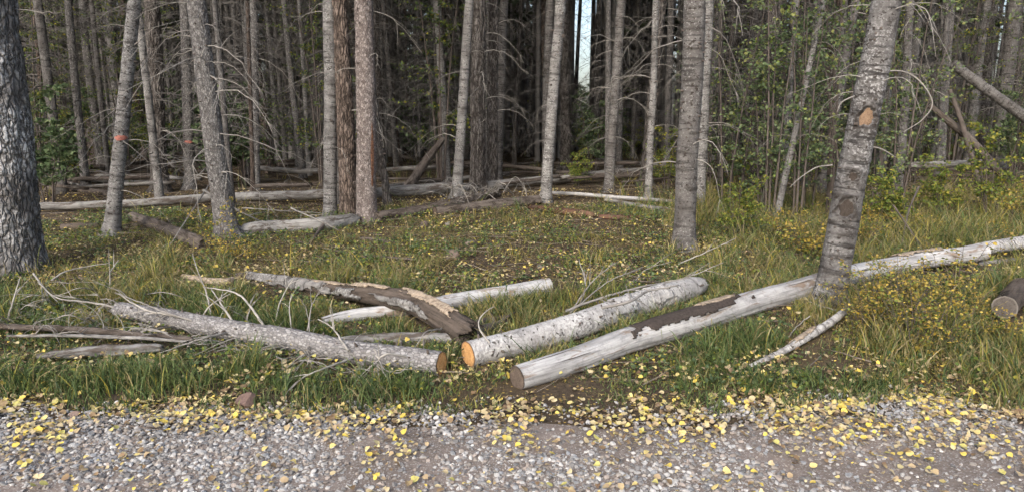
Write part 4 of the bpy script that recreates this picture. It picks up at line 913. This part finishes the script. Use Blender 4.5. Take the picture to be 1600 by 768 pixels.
# ------------------------------------------------------------------ shrubs and saplings
GREEN = np.array([[.08, .125, .055], [.12, .17, .08], [.055, .09, .042], [.17, .21, .105]])
YGREEN = np.array([[.20, .24, .05], [.14, .19, .04], [.30, .28, .05], [.10, .15, .035]])
YELLOW = np.array([[.42, .30, .05], [.50, .38, .09], [.33, .24, .07], [.22, .21, .06], [.12, .15, .04]])
def leaf_quads(mb, P, size, pal, r, up=.5):
    m = len(P); d = unit(r.normal(size=(m, 3)) * np.array([1, 1, .6]) + np.array([0, 0, -.15])); nrm = unit(r.normal(size=(m, 3)) + np.array([0, -.2, up * 2]))
    s = unit(np.cross(d, nrm)); l = size * (.6 + .7 * r.random((m, 1))); w = l * (.32 + .12 * r.random((m, 1))); n2 = np.cross(s, d)
    A = P; B = P + d * l * .45 + s * w + n2 * l * .08; C = P + d * l; D = P + d * l * .45 - s * w + n2 * l * .08
    V = np.stack([A, B, C, D], 1).reshape(-1, 3); b = np.arange(m)[:, None] * 4
    t = np.concatenate([b + [0, 1, 2], b + [0, 2, 3]])
    c = pal[r.integers(len(pal), size=m)] * (.7 + .6 * r.random((m, 1)))
    mb.add(V, [t], col=np.repeat(c, 4, 0))
def shrub_meshes(seed, H, spread, nst, nleaf, size, pal, stem='twig_dark', bare=.25):
    r = np.random.default_rng(seed); sm = MB(); lm = MB(); tips = []
    for i in range(nst):
        a = r.random() * 6.28; k = spread * (.3 + .7 * r.random()); h = H * (.6 + .4 * r.random()); t = np.linspace(0, 1, 9)[:, None]
        P = np.array([.06 * math.cos(a), .06 * math.sin(a), -.05]) + np.array([math.cos(a), math.sin(a), 0]) * k * t ** 1.6 + np.array([0, 0, h]) * t + (r.random((9, 3)) - .5) * .04 * t
        tube(sm, P, (.004 + .0035 * H) * (1 - .85 * t[:, 0]), 5, True, tip=True)
        for j in range(int(5 + 4 * H)):
            f = bare + (1 - bare) * r.random(); b0 = np.array([np.interp(f, t[:, 0], P[:, q]) for q in range(3)]); an = r.random() * 6.28; l = (.18 + .25 * H * .5) * (.4 + .8 * r.random()) * (1.15 - .6 * f)
            dv = np.array([math.cos(an), math.sin(an), .35]); tt = np.linspace(0, 1, 5)[:, None]; Q = b0 + dv * l * tt + np.array([0, 0, -.15]) * l * tt ** 2
            tube(sm, Q, .0035 * (1 - .7 * tt[:, 0]), 3, False, tip=True); tips.append(Q)
    T_ = np.array(tips); k = r.integers(len(T_), size=nleaf); f = .15 + .85 * r.random(nleaf); i0 = np.minimum((f * 4).astype(int), 3); w = (f * 4 - i0)[:, None]
    P = T_[k, i0] * (1 - w) + T_[k, i0 + 1] * w + r.normal(size=(nleaf, 3)) * .02
    leaf_quads(lm, P, size, pal, r)
    return sm.mesh('stem', MAT[stem]), lm.mesh('foliage', MAT['leaf'])
SH = {'green': [shrub_meshes(1400 + k, 1.5 + .3 * k, .5, 7, 2600, .05, GREEN) for k in range(3)],
      'sapling': [shrub_meshes(1420 + k, 3.0 + .5 * k, .45, 4, 1500, .042, np.vstack([GREEN, GREEN, YGREEN[:2]]), 'twig_dark', .12) for k in range(4)],
      'tall': [shrub_meshes(1430 + k, 5.2, .6, 4, 3600, .045, np.vstack([GREEN * .85, YGREEN]), 'twig_dark', .15) for k in range(3)],
      'aspen': [shrub_meshes(1436 + k, 4.4, .7, 3, 1050, .05, np.array([[.16, .225, .105], [.21, .27, .13], [.12, .17, .08], [.27, .29, .10]]), 'twig_dark', .2) for k in range(3)],
      'ygreen': [shrub_meshes(1440 + k, 1.0 + .25 * k, .45, 7, 1500, .045, YGREEN) for k in range(3)],
      'yellow': [shrub_meshes(1460 + k, .5 + .15 * k, .35, 8, 620, .032, np.vstack([YELLOW, YGREEN[:1]]), 'twig_dark', .1) for k in range(3)],
      'herb': [shrub_meshes(1480 + k, .22 + .05 * k, .16, 5, 90, .045, np.vstack([GREEN[:2], YGREEN]), 'twig_dark', .1) for k in range(3)]}
def shrub(kind, k, p, s, label, group=None, name='leafy_shrub', cat='shrub', rz=0.0):
    root = empty(name, p, rz); tag(root, label, cat, group); a, b = SH[kind][k % len(SH[kind])]
    link('stem', a, root, scale=(s,) * 3); link('foliage', b, root, scale=(s,) * 3); return root
def shpx(kind, k, u, v, s, label, **kw): return shrub(kind, k, on(u, v), s, label, rz=(u * 1.7) % 6.28, **kw)
shpx('green', 0, 78, 318, 1.25, 'dense green bush between the thick trunk and the painted trunk')
shpx('green', 1, 110, 292, 1.1, 'darker green bush behind the long straight log')
shpx('yellow', 2, 92, 268, 1.6, 'yellowing bush above the dense green bush')
shpx('green', 2, 385, 292, 1.15, 'dark green bush beside the bristling trunk')
shpx('sapling', 0, 420, 272, .9, 'green sapling in the shade behind the slim brown grey trunk', name='sapling', cat='sapling')
for i, (u, v, s, lb) in enumerate([(1150, 318, 1.0, 'green sapling beside the ringed spruce'), (1190, 330, 1.1, 'green sapling crossing the dark rough trunk'), (1245, 345, 1.05, 'tall green sapling next to the slanting pale stem'), (1300, 338, 1.1, 'green sapling just behind the scarred tree'), (1365, 330, .95, 'green sapling with leaves spreading past the scarred tree'), (1110, 292, .9, 'thin green sapling behind the pale thin trunk'), (1425, 286, .7, 'sparse sapling by the upright dark grey trunk'), (1575, 300, .72, 'green sapling at the photo edge'), (1225, 300, 1.0, 'green sapling filling the gap behind the slanting stem')]):
    shpx('sapling', i, u, v, s, lb, name='sapling', cat='sapling')
for i, (u, v, s, lb) in enumerate([(1262, 400, 1.0, 'yellow shrub between the silver log and slanting stem'), (1235, 385, .9, 'pale yellow shrub behind the silver log'), (1488, 480, .8, 'bright yellow weed cluster beside the round log butt'), (1512, 500, .6, 'tall yellow green weed touching the round log butt'), (1455, 482, .7, 'yellow low shrub below the silver log'), (1405, 478, .6, 'golden weed clump near the scarred tree'), (1560, 530, .6, 'yellow weed clump below the round log butt'), (1350, 388, .8, 'yellow shrub behind the scarred tree base'), (340, 400, .8, 'yellow shrub at the foot of the bristling trunk'), (365, 408, .7, 'small yellow shrub by the tan broken log'), (1590, 352, 1.0, 'yellow shrub at the photo edge beyond the barked log')]):
    shpx('yellow', i, u, v, s, lb)
ys = np.random.default_rng(404)
for i in range(22):
    u = 1330 + 300 * ys.random(); v = (345 + 30 * ys.random()) if i % 3 == 0 else 478 + 75 * ys.random()
    if 1505 < u and v > 400: u -= 140
    lb = 'low yellowing weed in the grass ' + ('beyond' if v < 400 else 'in front of') + ' the silver log'
    shpx('yellow', i, u, v, .45 + .3 * ys.random(), lb, group=lb.replace('weed', 'weeds'))
for i, (u, v, s, lb) in enumerate([(1400, 350, .8, 'yellow green bush in tall grass'), (1470, 340, .8, 'yellow green bush before the stacked logs'), (1545, 345, .9, 'yellow green bush near the low brown log'), (1320, 350, .8, 'yellow green bush behind the scarred tree'), (1150, 372, .7, 'yellow green bush by the ringed spruce'), (1040, 300, .8, 'green bush in front of the far close pair'), (900, 290, .8, 'yellow green bush behind the reddish rotten log')]):
    shpx('ygreen', i, u, v, s, lb)
# undergrowth between the far trunks
ug = np.random.default_rng(55)
for i in range(14):      # tall saplings whose leaves catch light behind the trunks
    u = [150, 200, 235, 470, 505, 120, 60, 690, 1130, 1180, 1330, 1400, 1480, 1590][i]; d = 13 + 12 * ug.random(); x = (u - 800) / F_PX * d
    shrub('tall', i, (x, d, float(gz(x, d))), .95 + .3 * ug.random(), ['tall leafy sapling behind the leafy bush', 'tall leafy sapling behind the painted trunk', 'tall leafy sapling behind the dark furrowed trunk', 'tall leafy sapling behind the slim brown grey trunk', 'tall leafy sapling behind the pale knotty trunk', 'tall leafy sapling over the black stump', 'tall leafy sapling beside the thick trunk', 'tall leafy sapling behind the slim whitish trunk', 'tall leafy sapling behind the ringed spruce', 'tall leafy sapling behind the dark rough trunk', 'tall leafy sapling behind the scarred tree', 'tall leafy sapling by the upright dark grey trunk', 'tall leafy sapling under the high leaning log', 'tall leafy sapling at the photo edge'][i], name='sapling', cat='sapling', rz=i)
for i in range(7):
    u = [1135, 1205, 1265, 1325, 1405, 1615, 1090][i]; d = [10.5, 9.6, 10.2, 9.4, 9.8, 11, 13][i]; x = (u - 800) / F_PX * d
    shrub('aspen', i, (x, d, float(gz(x, d))), .8 + .25 * ug.random(), ['light green aspen sapling behind the ringed spruce', 'light green aspen sapling before the dark rough trunk', 'light green aspen sapling beside the slanting pale stem', 'light green aspen sapling framing the scarred tree', 'light green aspen sapling under the pale arc branch', 'light green aspen sapling at the photo edge under the high leaning log', 'light green aspen sapling by the pale thin trunk'][i], name='sapling', cat='sapling', rz=i * 1.3)
for i in range(150):
    d = 13.5 + 26 * ug.random(); u = -120 + 1840 * ug.random()
    if 560 < u < 1060 and d < 16: continue
    x = (u - 800) / F_PX * d; kind = ['green', 'ygreen', 'ygreen', 'sapling', 'green'][ug.integers(5)]
    if in_gap(u, 20) and kind == 'sapling': continue
    lb = {'green': 'dim green bush among the far trunks', 'ygreen': 'dim yellow green bush among the far trunks', 'sapling': 'thin leafy sapling among the far trunks'}[kind]
    shrub(kind, i, (x, d, float(gz(x, d))), .8 + .6 * ug.random(), lb, lb.replace('bush', 'bushes').replace('sapling', 'saplings').replace('thin leafy', 'leafy'), 'sapling' if kind == 'sapling' else 'leafy_shrub', 'sapling' if kind == 'sapling' else 'shrub', ug.random() * 6)

# ------------------------------------------------------------------ ground cover: grass, herbs, litter, gravel
def in_view(x, y, m=.8): return (np.abs(x) < y * .70 + m)
LOGS2D = [np.hstack([(l['path'] + l['o0'])[:, :2], l['rad'][:, None]]) for l in (A, B_, C_, D_, E_, F_, G_, I_, K_, ST, C2, J_, O_, H_)]
def off_logs(x, y, pad=.0):
    ok = np.ones(len(x), bool)
    for l in LOGS2D:
        l = l[::4]
        for px_, py_, pr in l: ok &= (x - px_) ** 2 + (y - py_) ** 2 > (pr + pad) ** 2
    return ok
def front_of_logs(x, y):
    """1 where a blade would stand right before a log"""
    f = np.zeros(len(x))
    for l in LOGS2D:
        for px_, py_, pr in l[::4]:
            f = np.maximum(f, np.exp(-((x - px_) / .15) ** 2) * sst(-.5, -.1, y - py_) * (y < py_ + .02))
    return f
def blades(mb, x, y, h, w, lean, col, r, seg=3):
    n = len(x); z = gz(x, y) - .01; a = r.random(n) * 6.28; d = np.stack([np.cos(a), np.sin(a), np.zeros(n)], -1); s = np.stack([-np.sin(a), np.cos(a), np.zeros(n)], -1)
    fa = r.random(n) * 6.28; s = np.stack([np.cos(fa), np.sin(fa), np.zeros(n)], -1)
    base = np.stack([x, y, z], -1); V = []
    for t in (0, .38, .72):
        c = base + d * (lean * h * t ** 1.8)[:, None] + np.array([0, 0, 1.]) * (h * (t - .35 * lean * t ** 2.4))[:, None]
        ww = (w * (1 - .55 * t))[:, None]; V += [c - s * ww, c + s * ww]
    V.append(base + d * (lean * h)[:, None] + np.array([0, 0, 1.]) * (h * (1 - .42 * lean))[:, None])
    V = np.stack(V, 1).reshape(-1, 3); b = np.arange(n)[:, None] * 7
    mb.add(V, [np.concatenate([b + [0, 1, 3, 2], b + [2, 3, 5, 4]]), b + [4, 5, 6]], col=np.repeat(col, 7, 0))
def patchy(x, y, s, seed): return fbm(np.stack([x / s + seed, y / s, x * 0 + seed], -1), 3)
G1 = np.array([[.072, .116, .04], [.105, .152, .052], [.052, .082, .03], [.145, .175, .06]]); G2 = np.array([[.27, .22, .10], [.21, .18, .075], [.36, .30, .17], [.16, .15, .06]]); G3 = np.array([[.36, .30, .06], [.28, .27, .06], [.17, .2, .05]])
gr = np.random.default_rng(21); mb = MB()
def grass(n, xlo, xhi, ylo, yhi, dens, h0, h1, dry, wpx=.0028, lean=(.2, .9), tuft=6, spread=.035):
    m = n // tuft; x = xlo + (xhi - xlo) * gr.random(m); y = ylo + (yhi - ylo) * gr.random(m) ** 1.0
    k = in_view(x, y) & (gr.random(m) < dens(x, y)); x, y = x[k], y[k]
    x = np.repeat(x, tuft) + gr.normal(size=len(x) * tuft) * spread; y = np.repeat(y, tuft) + gr.normal(size=len(y) * tuft) * spread
    k = (y > road_edge(x) - .10 * np.abs(gr.normal(size=len(x))) * (patchy(x, y, .25, 91) > .55)) & off_logs(x, y, -.01); x, y = x[k], y[k]
    h = (h0 + (h1 - h0) * gr.random(len(x)) ** 1.6) * (.25 + 1.5 * sst(.25, .75, patchy(x, y, .28, 3))) * (1 - .72 * front_of_logs(x, y)) * (.45 + .55 * sst(0, .45, y - road_edge(x)))
    dr = np.clip(dry(x, y) + .35 * (gr.random(len(x)) - .5), 0, 1); q = gr.random(len(x))
    c = np.where((q < dr)[:, None], np.where((gr.random(len(x)) < .7)[:, None], G2[gr.integers(4, size=len(x))], G3[gr.integers(3, size=len(x))]), G1[gr.integers(4, size=len(x))]) * (.75 + .5 * gr.random((len(x), 1)))
    blades(mb, x, y, h, wpx * (.6 + .8 * gr.random(len(x))) * (1 + .04 * y), lean[0] + (lean[1] - lean[0]) * gr.random(len(x)), c, gr)
bare = lambda x, y: 1 - .9 * np.exp(-((x - .15) / .42) ** 2 - ((y - 4.3) / .28) ** 2)
clear = lambda x, y: 1 - .95 * np.exp(-((x - .1) / 2.5) ** 2 - ((y - 8.8) / 2.0) ** 2)
left_dim = lambda x, y: 1 - .8 * sst(-1.2, -2.6, x) * sst(6.9, 7.8, y)
grass(140000, -5, 5, 3.75, 6.2, lambda x, y: bare(x, y) * (.34 + .66 * sst(.32, .52, patchy(x, y, .32, 5))) * (.45 + .55 * sst(0, .3, y - 4.05)), .05, .21, lambda x, y: .16 + .45 * sst(.5, .75, patchy(x, y, .8, 9)) + .35 * sst(1.2, 2.6, x) * sst(4.6, 5.6, y) + .25 * sst(-2.2, -3.2, x) * sst(5.2, 6, y))
grass(9000, -5, 5, 4.1, 6.0, lambda x, y: bare(x, y) * sst(.5, .65, patchy(x, y, .5, 15)), .12, .30, lambda x, y: .15 + 0 * x, .0035, (.5, 1.1), 9)
grass(75000, -6.5, 6.5, 6.0, 11.0, lambda x, y: clear(x, y) * left_dim(x, y) * sst(.38, .6, patchy(x, y, .5, 6)), .05, .17, lambda x, y: .45 + .3 * sst(.45, .7, patchy(x, y, 1., 9)) + .2 * sst(2, 4, np.abs(x)), .003)
grass(52000, 1.8, 8.5, 5.2, 11.5, lambda x, y: sst(1.6, 2.8, x) * (.35 + .65 * sst(.35, .6, patchy(x, y, .8, 11))), .08, .32, lambda x, y: .55 + .3 * sst(.4, .6, patchy(x, y, 1., 19)), .0028, (.3, 1.0), 8, .06)
grass(40000, -5.5, 6, 4.2, 10.5, lambda x, y: sst(.35, .6, patchy(x, y, .4, 77)), .06, .20, lambda x, y: .95 + 0 * x, .0022, (1.3, 2.1), 5, .05)
grass(16000, -6, -1.5, 5.4, 7.4, lambda x, y: sst(.35, .6, patchy(x, y, .6, 31)), .08, .26, lambda x, y: .7 + 0 * x, .0028, (.3, 1.0), 8, .05)
grass(34000, -12, 14, 10.5, 24, lambda x, y: (.15 + .85 * sst(1, 4, x)) * sst(.42, .62, patchy(x, y, 1.2, 41)), .12, .36, lambda x, y: .5 + .3 * sst(2, 5, x), .004, (.3, 1.0), 7, .06)
tag(mb.build('grass', MAT['grass']), 'green and dry tan grass growing among the logs', 'grass', kind='stuff')

# low broad-leaved herbs: plants too many to count
mb = MB(); hr = np.random.default_rng(33); n = 13000
x = -6 + 13 * hr.random(n); y = 4.1 + 6.5 * hr.random(n)
k = in_view(x, y) & (y > road_edge(x) + .1) & off_logs(x, y, .02) & (hr.random(n) < bare(x, y) * (.7 + .3 * clear(x, y)) * (.18 + .82 * sst(.42, .6, patchy(x, y, .6, 51)))); x, y = x[k], y[k]
P = np.repeat(np.stack([x, y, gz(x, y)], -1), 7, 0); P = P + hr.normal(size=P.shape) * np.array([.03, .03, 0]) + np.stack([0 * P[:, 0], 0 * P[:, 0], .01 + .10 * hr.random(len(P)) * (1 - .7 * front_of_logs(P[:, 0], P[:, 1]))], -1)
leaf_quads(mb, P, .03, np.vstack([GREEN, GREEN[:2] * .8, YGREEN]), hr, 1.0)
tag(mb.build('ground_cover', MAT['leaf']), 'low leafy herbs mixed with the grass', 'herbs', kind='stuff')

# fallen aspen leaves
LC = np.array([[.70, .53, .10], [.63, .51, .20], [.54, .445, .27], [.40, .30, .185], [.23, .155, .09], [.52, .48, .15], [.17, .11, .07], [.60, .52, .28]])
def leaf_shape(r):
    th = np.radians([-90, -55, -15, 25, 60, 90, 120, 155, 195, 235]); rad = np.array([.80, 1.0, 1.02, .97, .95, 1.2, .95, .97, 1.02, 1.0]) * (1 + .22 * (r.random(10) - .5))
    x = np.cos(th) * rad * .5; y = np.sin(th) * rad * .5; f = .05 + .35 * r.random(); cu = (r.random() - .4) * .8
    z = np.abs(x) * f + cu * y ** 2 + (r.random() - .5) * .9 * x * y + .16 * (r.random(10) - .5)
    V = np.vstack([[0, 0, .0], np.stack([x, y, z], -1)]); j = np.arange(10); return V, np.stack([0 * j, 1 + j, 1 + (j + 1) % 10], -1)
lr = np.random.default_rng(8); SHAPES = [leaf_shape(lr) for _ in range(10)]
def leaf_pts(n, xlo, xhi, ylo, yhi, dens):
    x = xlo + (xhi - xlo) * lr.random(n); y = ylo + (yhi - ylo) * lr.random(n); k = in_view(x, y) & (lr.random(n) < dens(x, y)); return x[k], y[k]
d_road = lambda x, y: (.12 + .9 * np.exp(-((y - road_edge(x) - .02) / .24) ** 2) + .34 * sst(2.9, 3.8, y) * sst(.35, .6, patchy(x, y, .5, 61))) * (.14 + 1.1 * sst(.36, .6, patchy(x, y, .30, 63)))
x1, y1 = leaf_pts(26000, -4, 4, 2.7, 4.75, d_road)
x2, y2 = leaf_pts(14000, -5.5, 5.5, 4.3, 7.0, lambda x, y: .25 + .5 * sst(.4, .65, patchy(x, y, .6, 65)))
x3, y3 = leaf_pts(48000, -8, 8, 6.4, 13, lambda x, y: (.2 + .65 * sst(.4, .6, patchy(x, y, .8, 67))) * (1 - .6 * sst(-1.5, -3, x) * sst(8, 9, y)))
X = np.concatenate([x1, x2, x3]); Y = np.concatenate([y1, y2, y3]); k = off_logs(X, Y, .0); X, Y = X[k], Y[k]
Zg = np.where(Y < road_edge(X), gz(X, Y) + .016, gz(X, Y)) + .010 + .06 * lr.random(len(X)) ** 1.5 * (Y > 4.25)
S = (.012 + .026 * lr.random(len(X)) ** 1.5) * np.where(Y > 6.3, 1.15, 1.0)
u_, v_ = project(X, Y, Zg); vis = (u_ > 0) & (u_ < 1600) & (v_ < 760)
order = np.argsort(-np.where(vis, S / Y, 0)); single = order[:300]; rest = np.ones(len(X), bool); rest[single] = False
LM = {}
for si in range(10):
    for ci in range(6):
        V, Fc = SHAPES[si]; b = MB(); c = LC[ci] * (.9 + .2 * lr.random()); b.add(V, [Fc], col=np.repeat(c[None], len(V), 0)); LM[si, ci] = b.mesh('fallen_leaf', MAT['litter'])
LWORD = ['bright yellow', 'golden', 'pale tan', 'dull tan', 'brown', 'greenish yellow']
for i in single:
    ci = int(lr.choice(6, p=[.17, .2, .22, .2, .11, .1])); o = link('fallen_leaf', LM[int(lr.integers(10)), ci], None, loc=(X[i], Y[i], Zg[i] + .006), rot=((lr.random() - .5) * 1.0, (lr.random() - .5) * 1.0, lr.random() * 6.28), scale=(S[i],) * 3)
    where = 'on the road gravel' if Y[i] < road_edge(X[i]) - .12 else 'along the grassy road edge'
    tag(o, '%s round leaf lying %s' % (LWORD[ci], where), 'leaf', '%s leaves %s' % (LWORD[ci], where))
mb = MB(); ri = np.where(rest)[0]; sh = lr.integers(10, size=len(ri))
for si in range(10):
    idx = ri[sh == si]; V, Fc = SHAPES[si]; m = len(idx); far = Y[idx] > 6.2
    for sel, simple in ((idx[~far], False), (idx[far], True)):
        m = len(sel)
        if not m: continue
        if simple: Vs = V[[1, 4, 6, 8]]; Fs = np.array([[0, 1, 2], [0, 2, 3]])
        else: Vs, Fs = V, Fc
        a = lr.random(m) * 6.28; tx = (lr.random(m) - .5) * 1.1; ty = (lr.random(m) - .5) * 1.1; ca, sa = np.cos(a), np.sin(a)
        Q = Vs[None] * S[sel][:, None, None]; z = Q[..., 2] + Q[..., 0] * tx[:, None] + Q[..., 1] * ty[:, None]
        W = np.stack([Q[..., 0] * ca[:, None] - Q[..., 1] * sa[:, None] + X[sel][:, None], Q[..., 0] * sa[:, None] + Q[..., 1] * ca[:, None] + Y[sel][:, None], z + (Zg[sel] + .004)[:, None]], -1)
        kk = len(Vs); c = LC[lr.choice(8, size=m, p=[.13, .13, .15, .16, .12, .09, .10, .12])] * (.7 + .45 * lr.random((m, 1)))
        mb.add(W.reshape(-1, 3), [(Fs[None] + (np.arange(m) * kk)[:, None, None]).reshape(-1, 3)], col=np.repeat(c, kk, 0))
tag(mb.build('fallen_leaves', MAT['litter']), 'scattered yellow leaf litter over grass and earth', 'leaf litter', kind='stuff')

# gravel
mb = MB(); sr = np.random.default_rng(14); n = 82000
x = -3.9 + 7.8 * sr.random(n); y = 2.6 + 1.75 * sr.random(n)
pt = patchy(x, y, .6, 71); dn = (.25 + .75 * sst(.36, .54, pt)) * (1 - sst(-.05, .28, y - road_edge(x))) * (.45 + .55 * sst(2.8, 3.05, y)) * (1 - .75 * np.exp(-((x - .15) / .5) ** 2 - ((y - 3.75) / .45) ** 2)) * (1 - .8 * sst(1.0, 2.0, x) * sst(3.8, 3.3, y)) * (1 - .7 * sst(-1.1, -2.0, x) * sst(3.25, 3.0, y))
k = in_view(x, y, .5) & (sr.random(n) < dn); x, y = x[k], y[k]
sz = .0042 + .0150 * sr.random(len(x)) ** 2.2
SC = .93 * np.array([[.40, .39, .38], [.52, .51, .50], [.30, .29, .285], [.37, .335, .30], [.22, .215, .215], [.60, .59, .575], [.34, .35, .365], [.38, .33, .295]])
big = sz > .0165; proto = []
OCT = (np.array([[1, 0, 0], [0, 1, 0], [-1, 0, 0], [0, -1, 0], [0, 0, 1], [0, 0, -1.]]) * 1.1, np.array([[0, 1, 4], [1, 2, 4], [2, 3, 4], [3, 0, 4], [1, 0, 5], [2, 1, 5], [3, 2, 5], [0, 3, 5]]))
for lvl in (1, 2, 0):
    for p_ in range(8):
        V, Fc = (OCT if lvl == 0 else ICO[lvl]); V = V.copy()
        for _ in range(6):
            nn_ = unit(sr.random(3) - .5); kk = .5 + .3 * sr.random(); V = V - np.clip(V @ nn_ - kk, 0, None)[:, None] * nn_
        proto.append((V * (1 + .25 * (sr.random((len(V), 1)) - .5) * (lvl < 2)) * np.array([1.0, .6 + .35 * sr.random(), .5 + .2 * sr.random()]), Fc))
ip = np.where(big, 8, np.where(sz < .0085, 16, 0)) + sr.integers(8, size=len(x)); zg = gz(x, y) + np.where(y < road_edge(x), .008, 0)
for p_ in range(24):
    s_ = np.where(ip == p_)[0]; V, Fc = proto[p_]; m = len(s_); a = sr.random(m) * 6.28; ca, sa = np.cos(a), np.sin(a); tl = (sr.random((m, 2)) - .5) * .7
    Q = V[None] * sz[s_][:, None, None]; W = np.stack([Q[..., 0] * ca[:, None] - Q[..., 1] * sa[:, None] + x[s_][:, None], Q[..., 0] * sa[:, None] + Q[..., 1] * ca[:, None] + y[s_][:, None], Q[..., 2] + Q[..., 0] * tl[:, :1] + Q[..., 1] * tl[:, 1:] + (zg[s_] + sz[s_] * .25)[:, None]], -1)
    mb.add(W.reshape(-1, 3), [(Fc[None] + (np.arange(m) * len(V))[:, None, None]).reshape(-1, 3)], col=np.repeat(SC[sr.integers(8, size=m)] * (.75 + .4 * sr.random((m, 1))), len(V), 0))
tag(mb.build('gravel', MAT['stone'], smooth=False), 'crushed grey and tan stones along the road edge', 'gravel', kind='stuff')

# twigs and bark crumbs on the forest floor
mb = MB(); tr_ = np.random.default_rng(61)
for i in range(2600):
    d = 4.3 + 16 * tr_.random() ** .9; u = -40 + 1680 * tr_.random(); xx = (u - 800) / F_PX * d
    a = tr_.random() * 6.28; l = .06 + .22 * tr_.random() ** 2 + .01 * d; t = np.linspace(-1, 1, 4); b = (tr_.random() - .5) * .2
    xs_ = xx + l * np.cos(a) * t + b * l * np.sin(a) * t ** 2; ys_ = d + l * np.sin(a) * t; zz = gz(xs_, ys_).max() + .008 + .02 * tr_.random()
    tube(mb, np.stack([xs_, ys_, zz + .01 * np.sin(t * 2)], -1), np.array([1, .9, .7, .3]) * (.002 + .004 * tr_.random()) * (1 + .03 * d), 4, False, col=np.array([.20, .17, .14]) * (.4 + 1.1 * tr_.random()))
tag(mb.build('twig_litter', MAT['chip']), 'small dead twigs strewn over the forest floor', 'twig litter', kind='stuff')
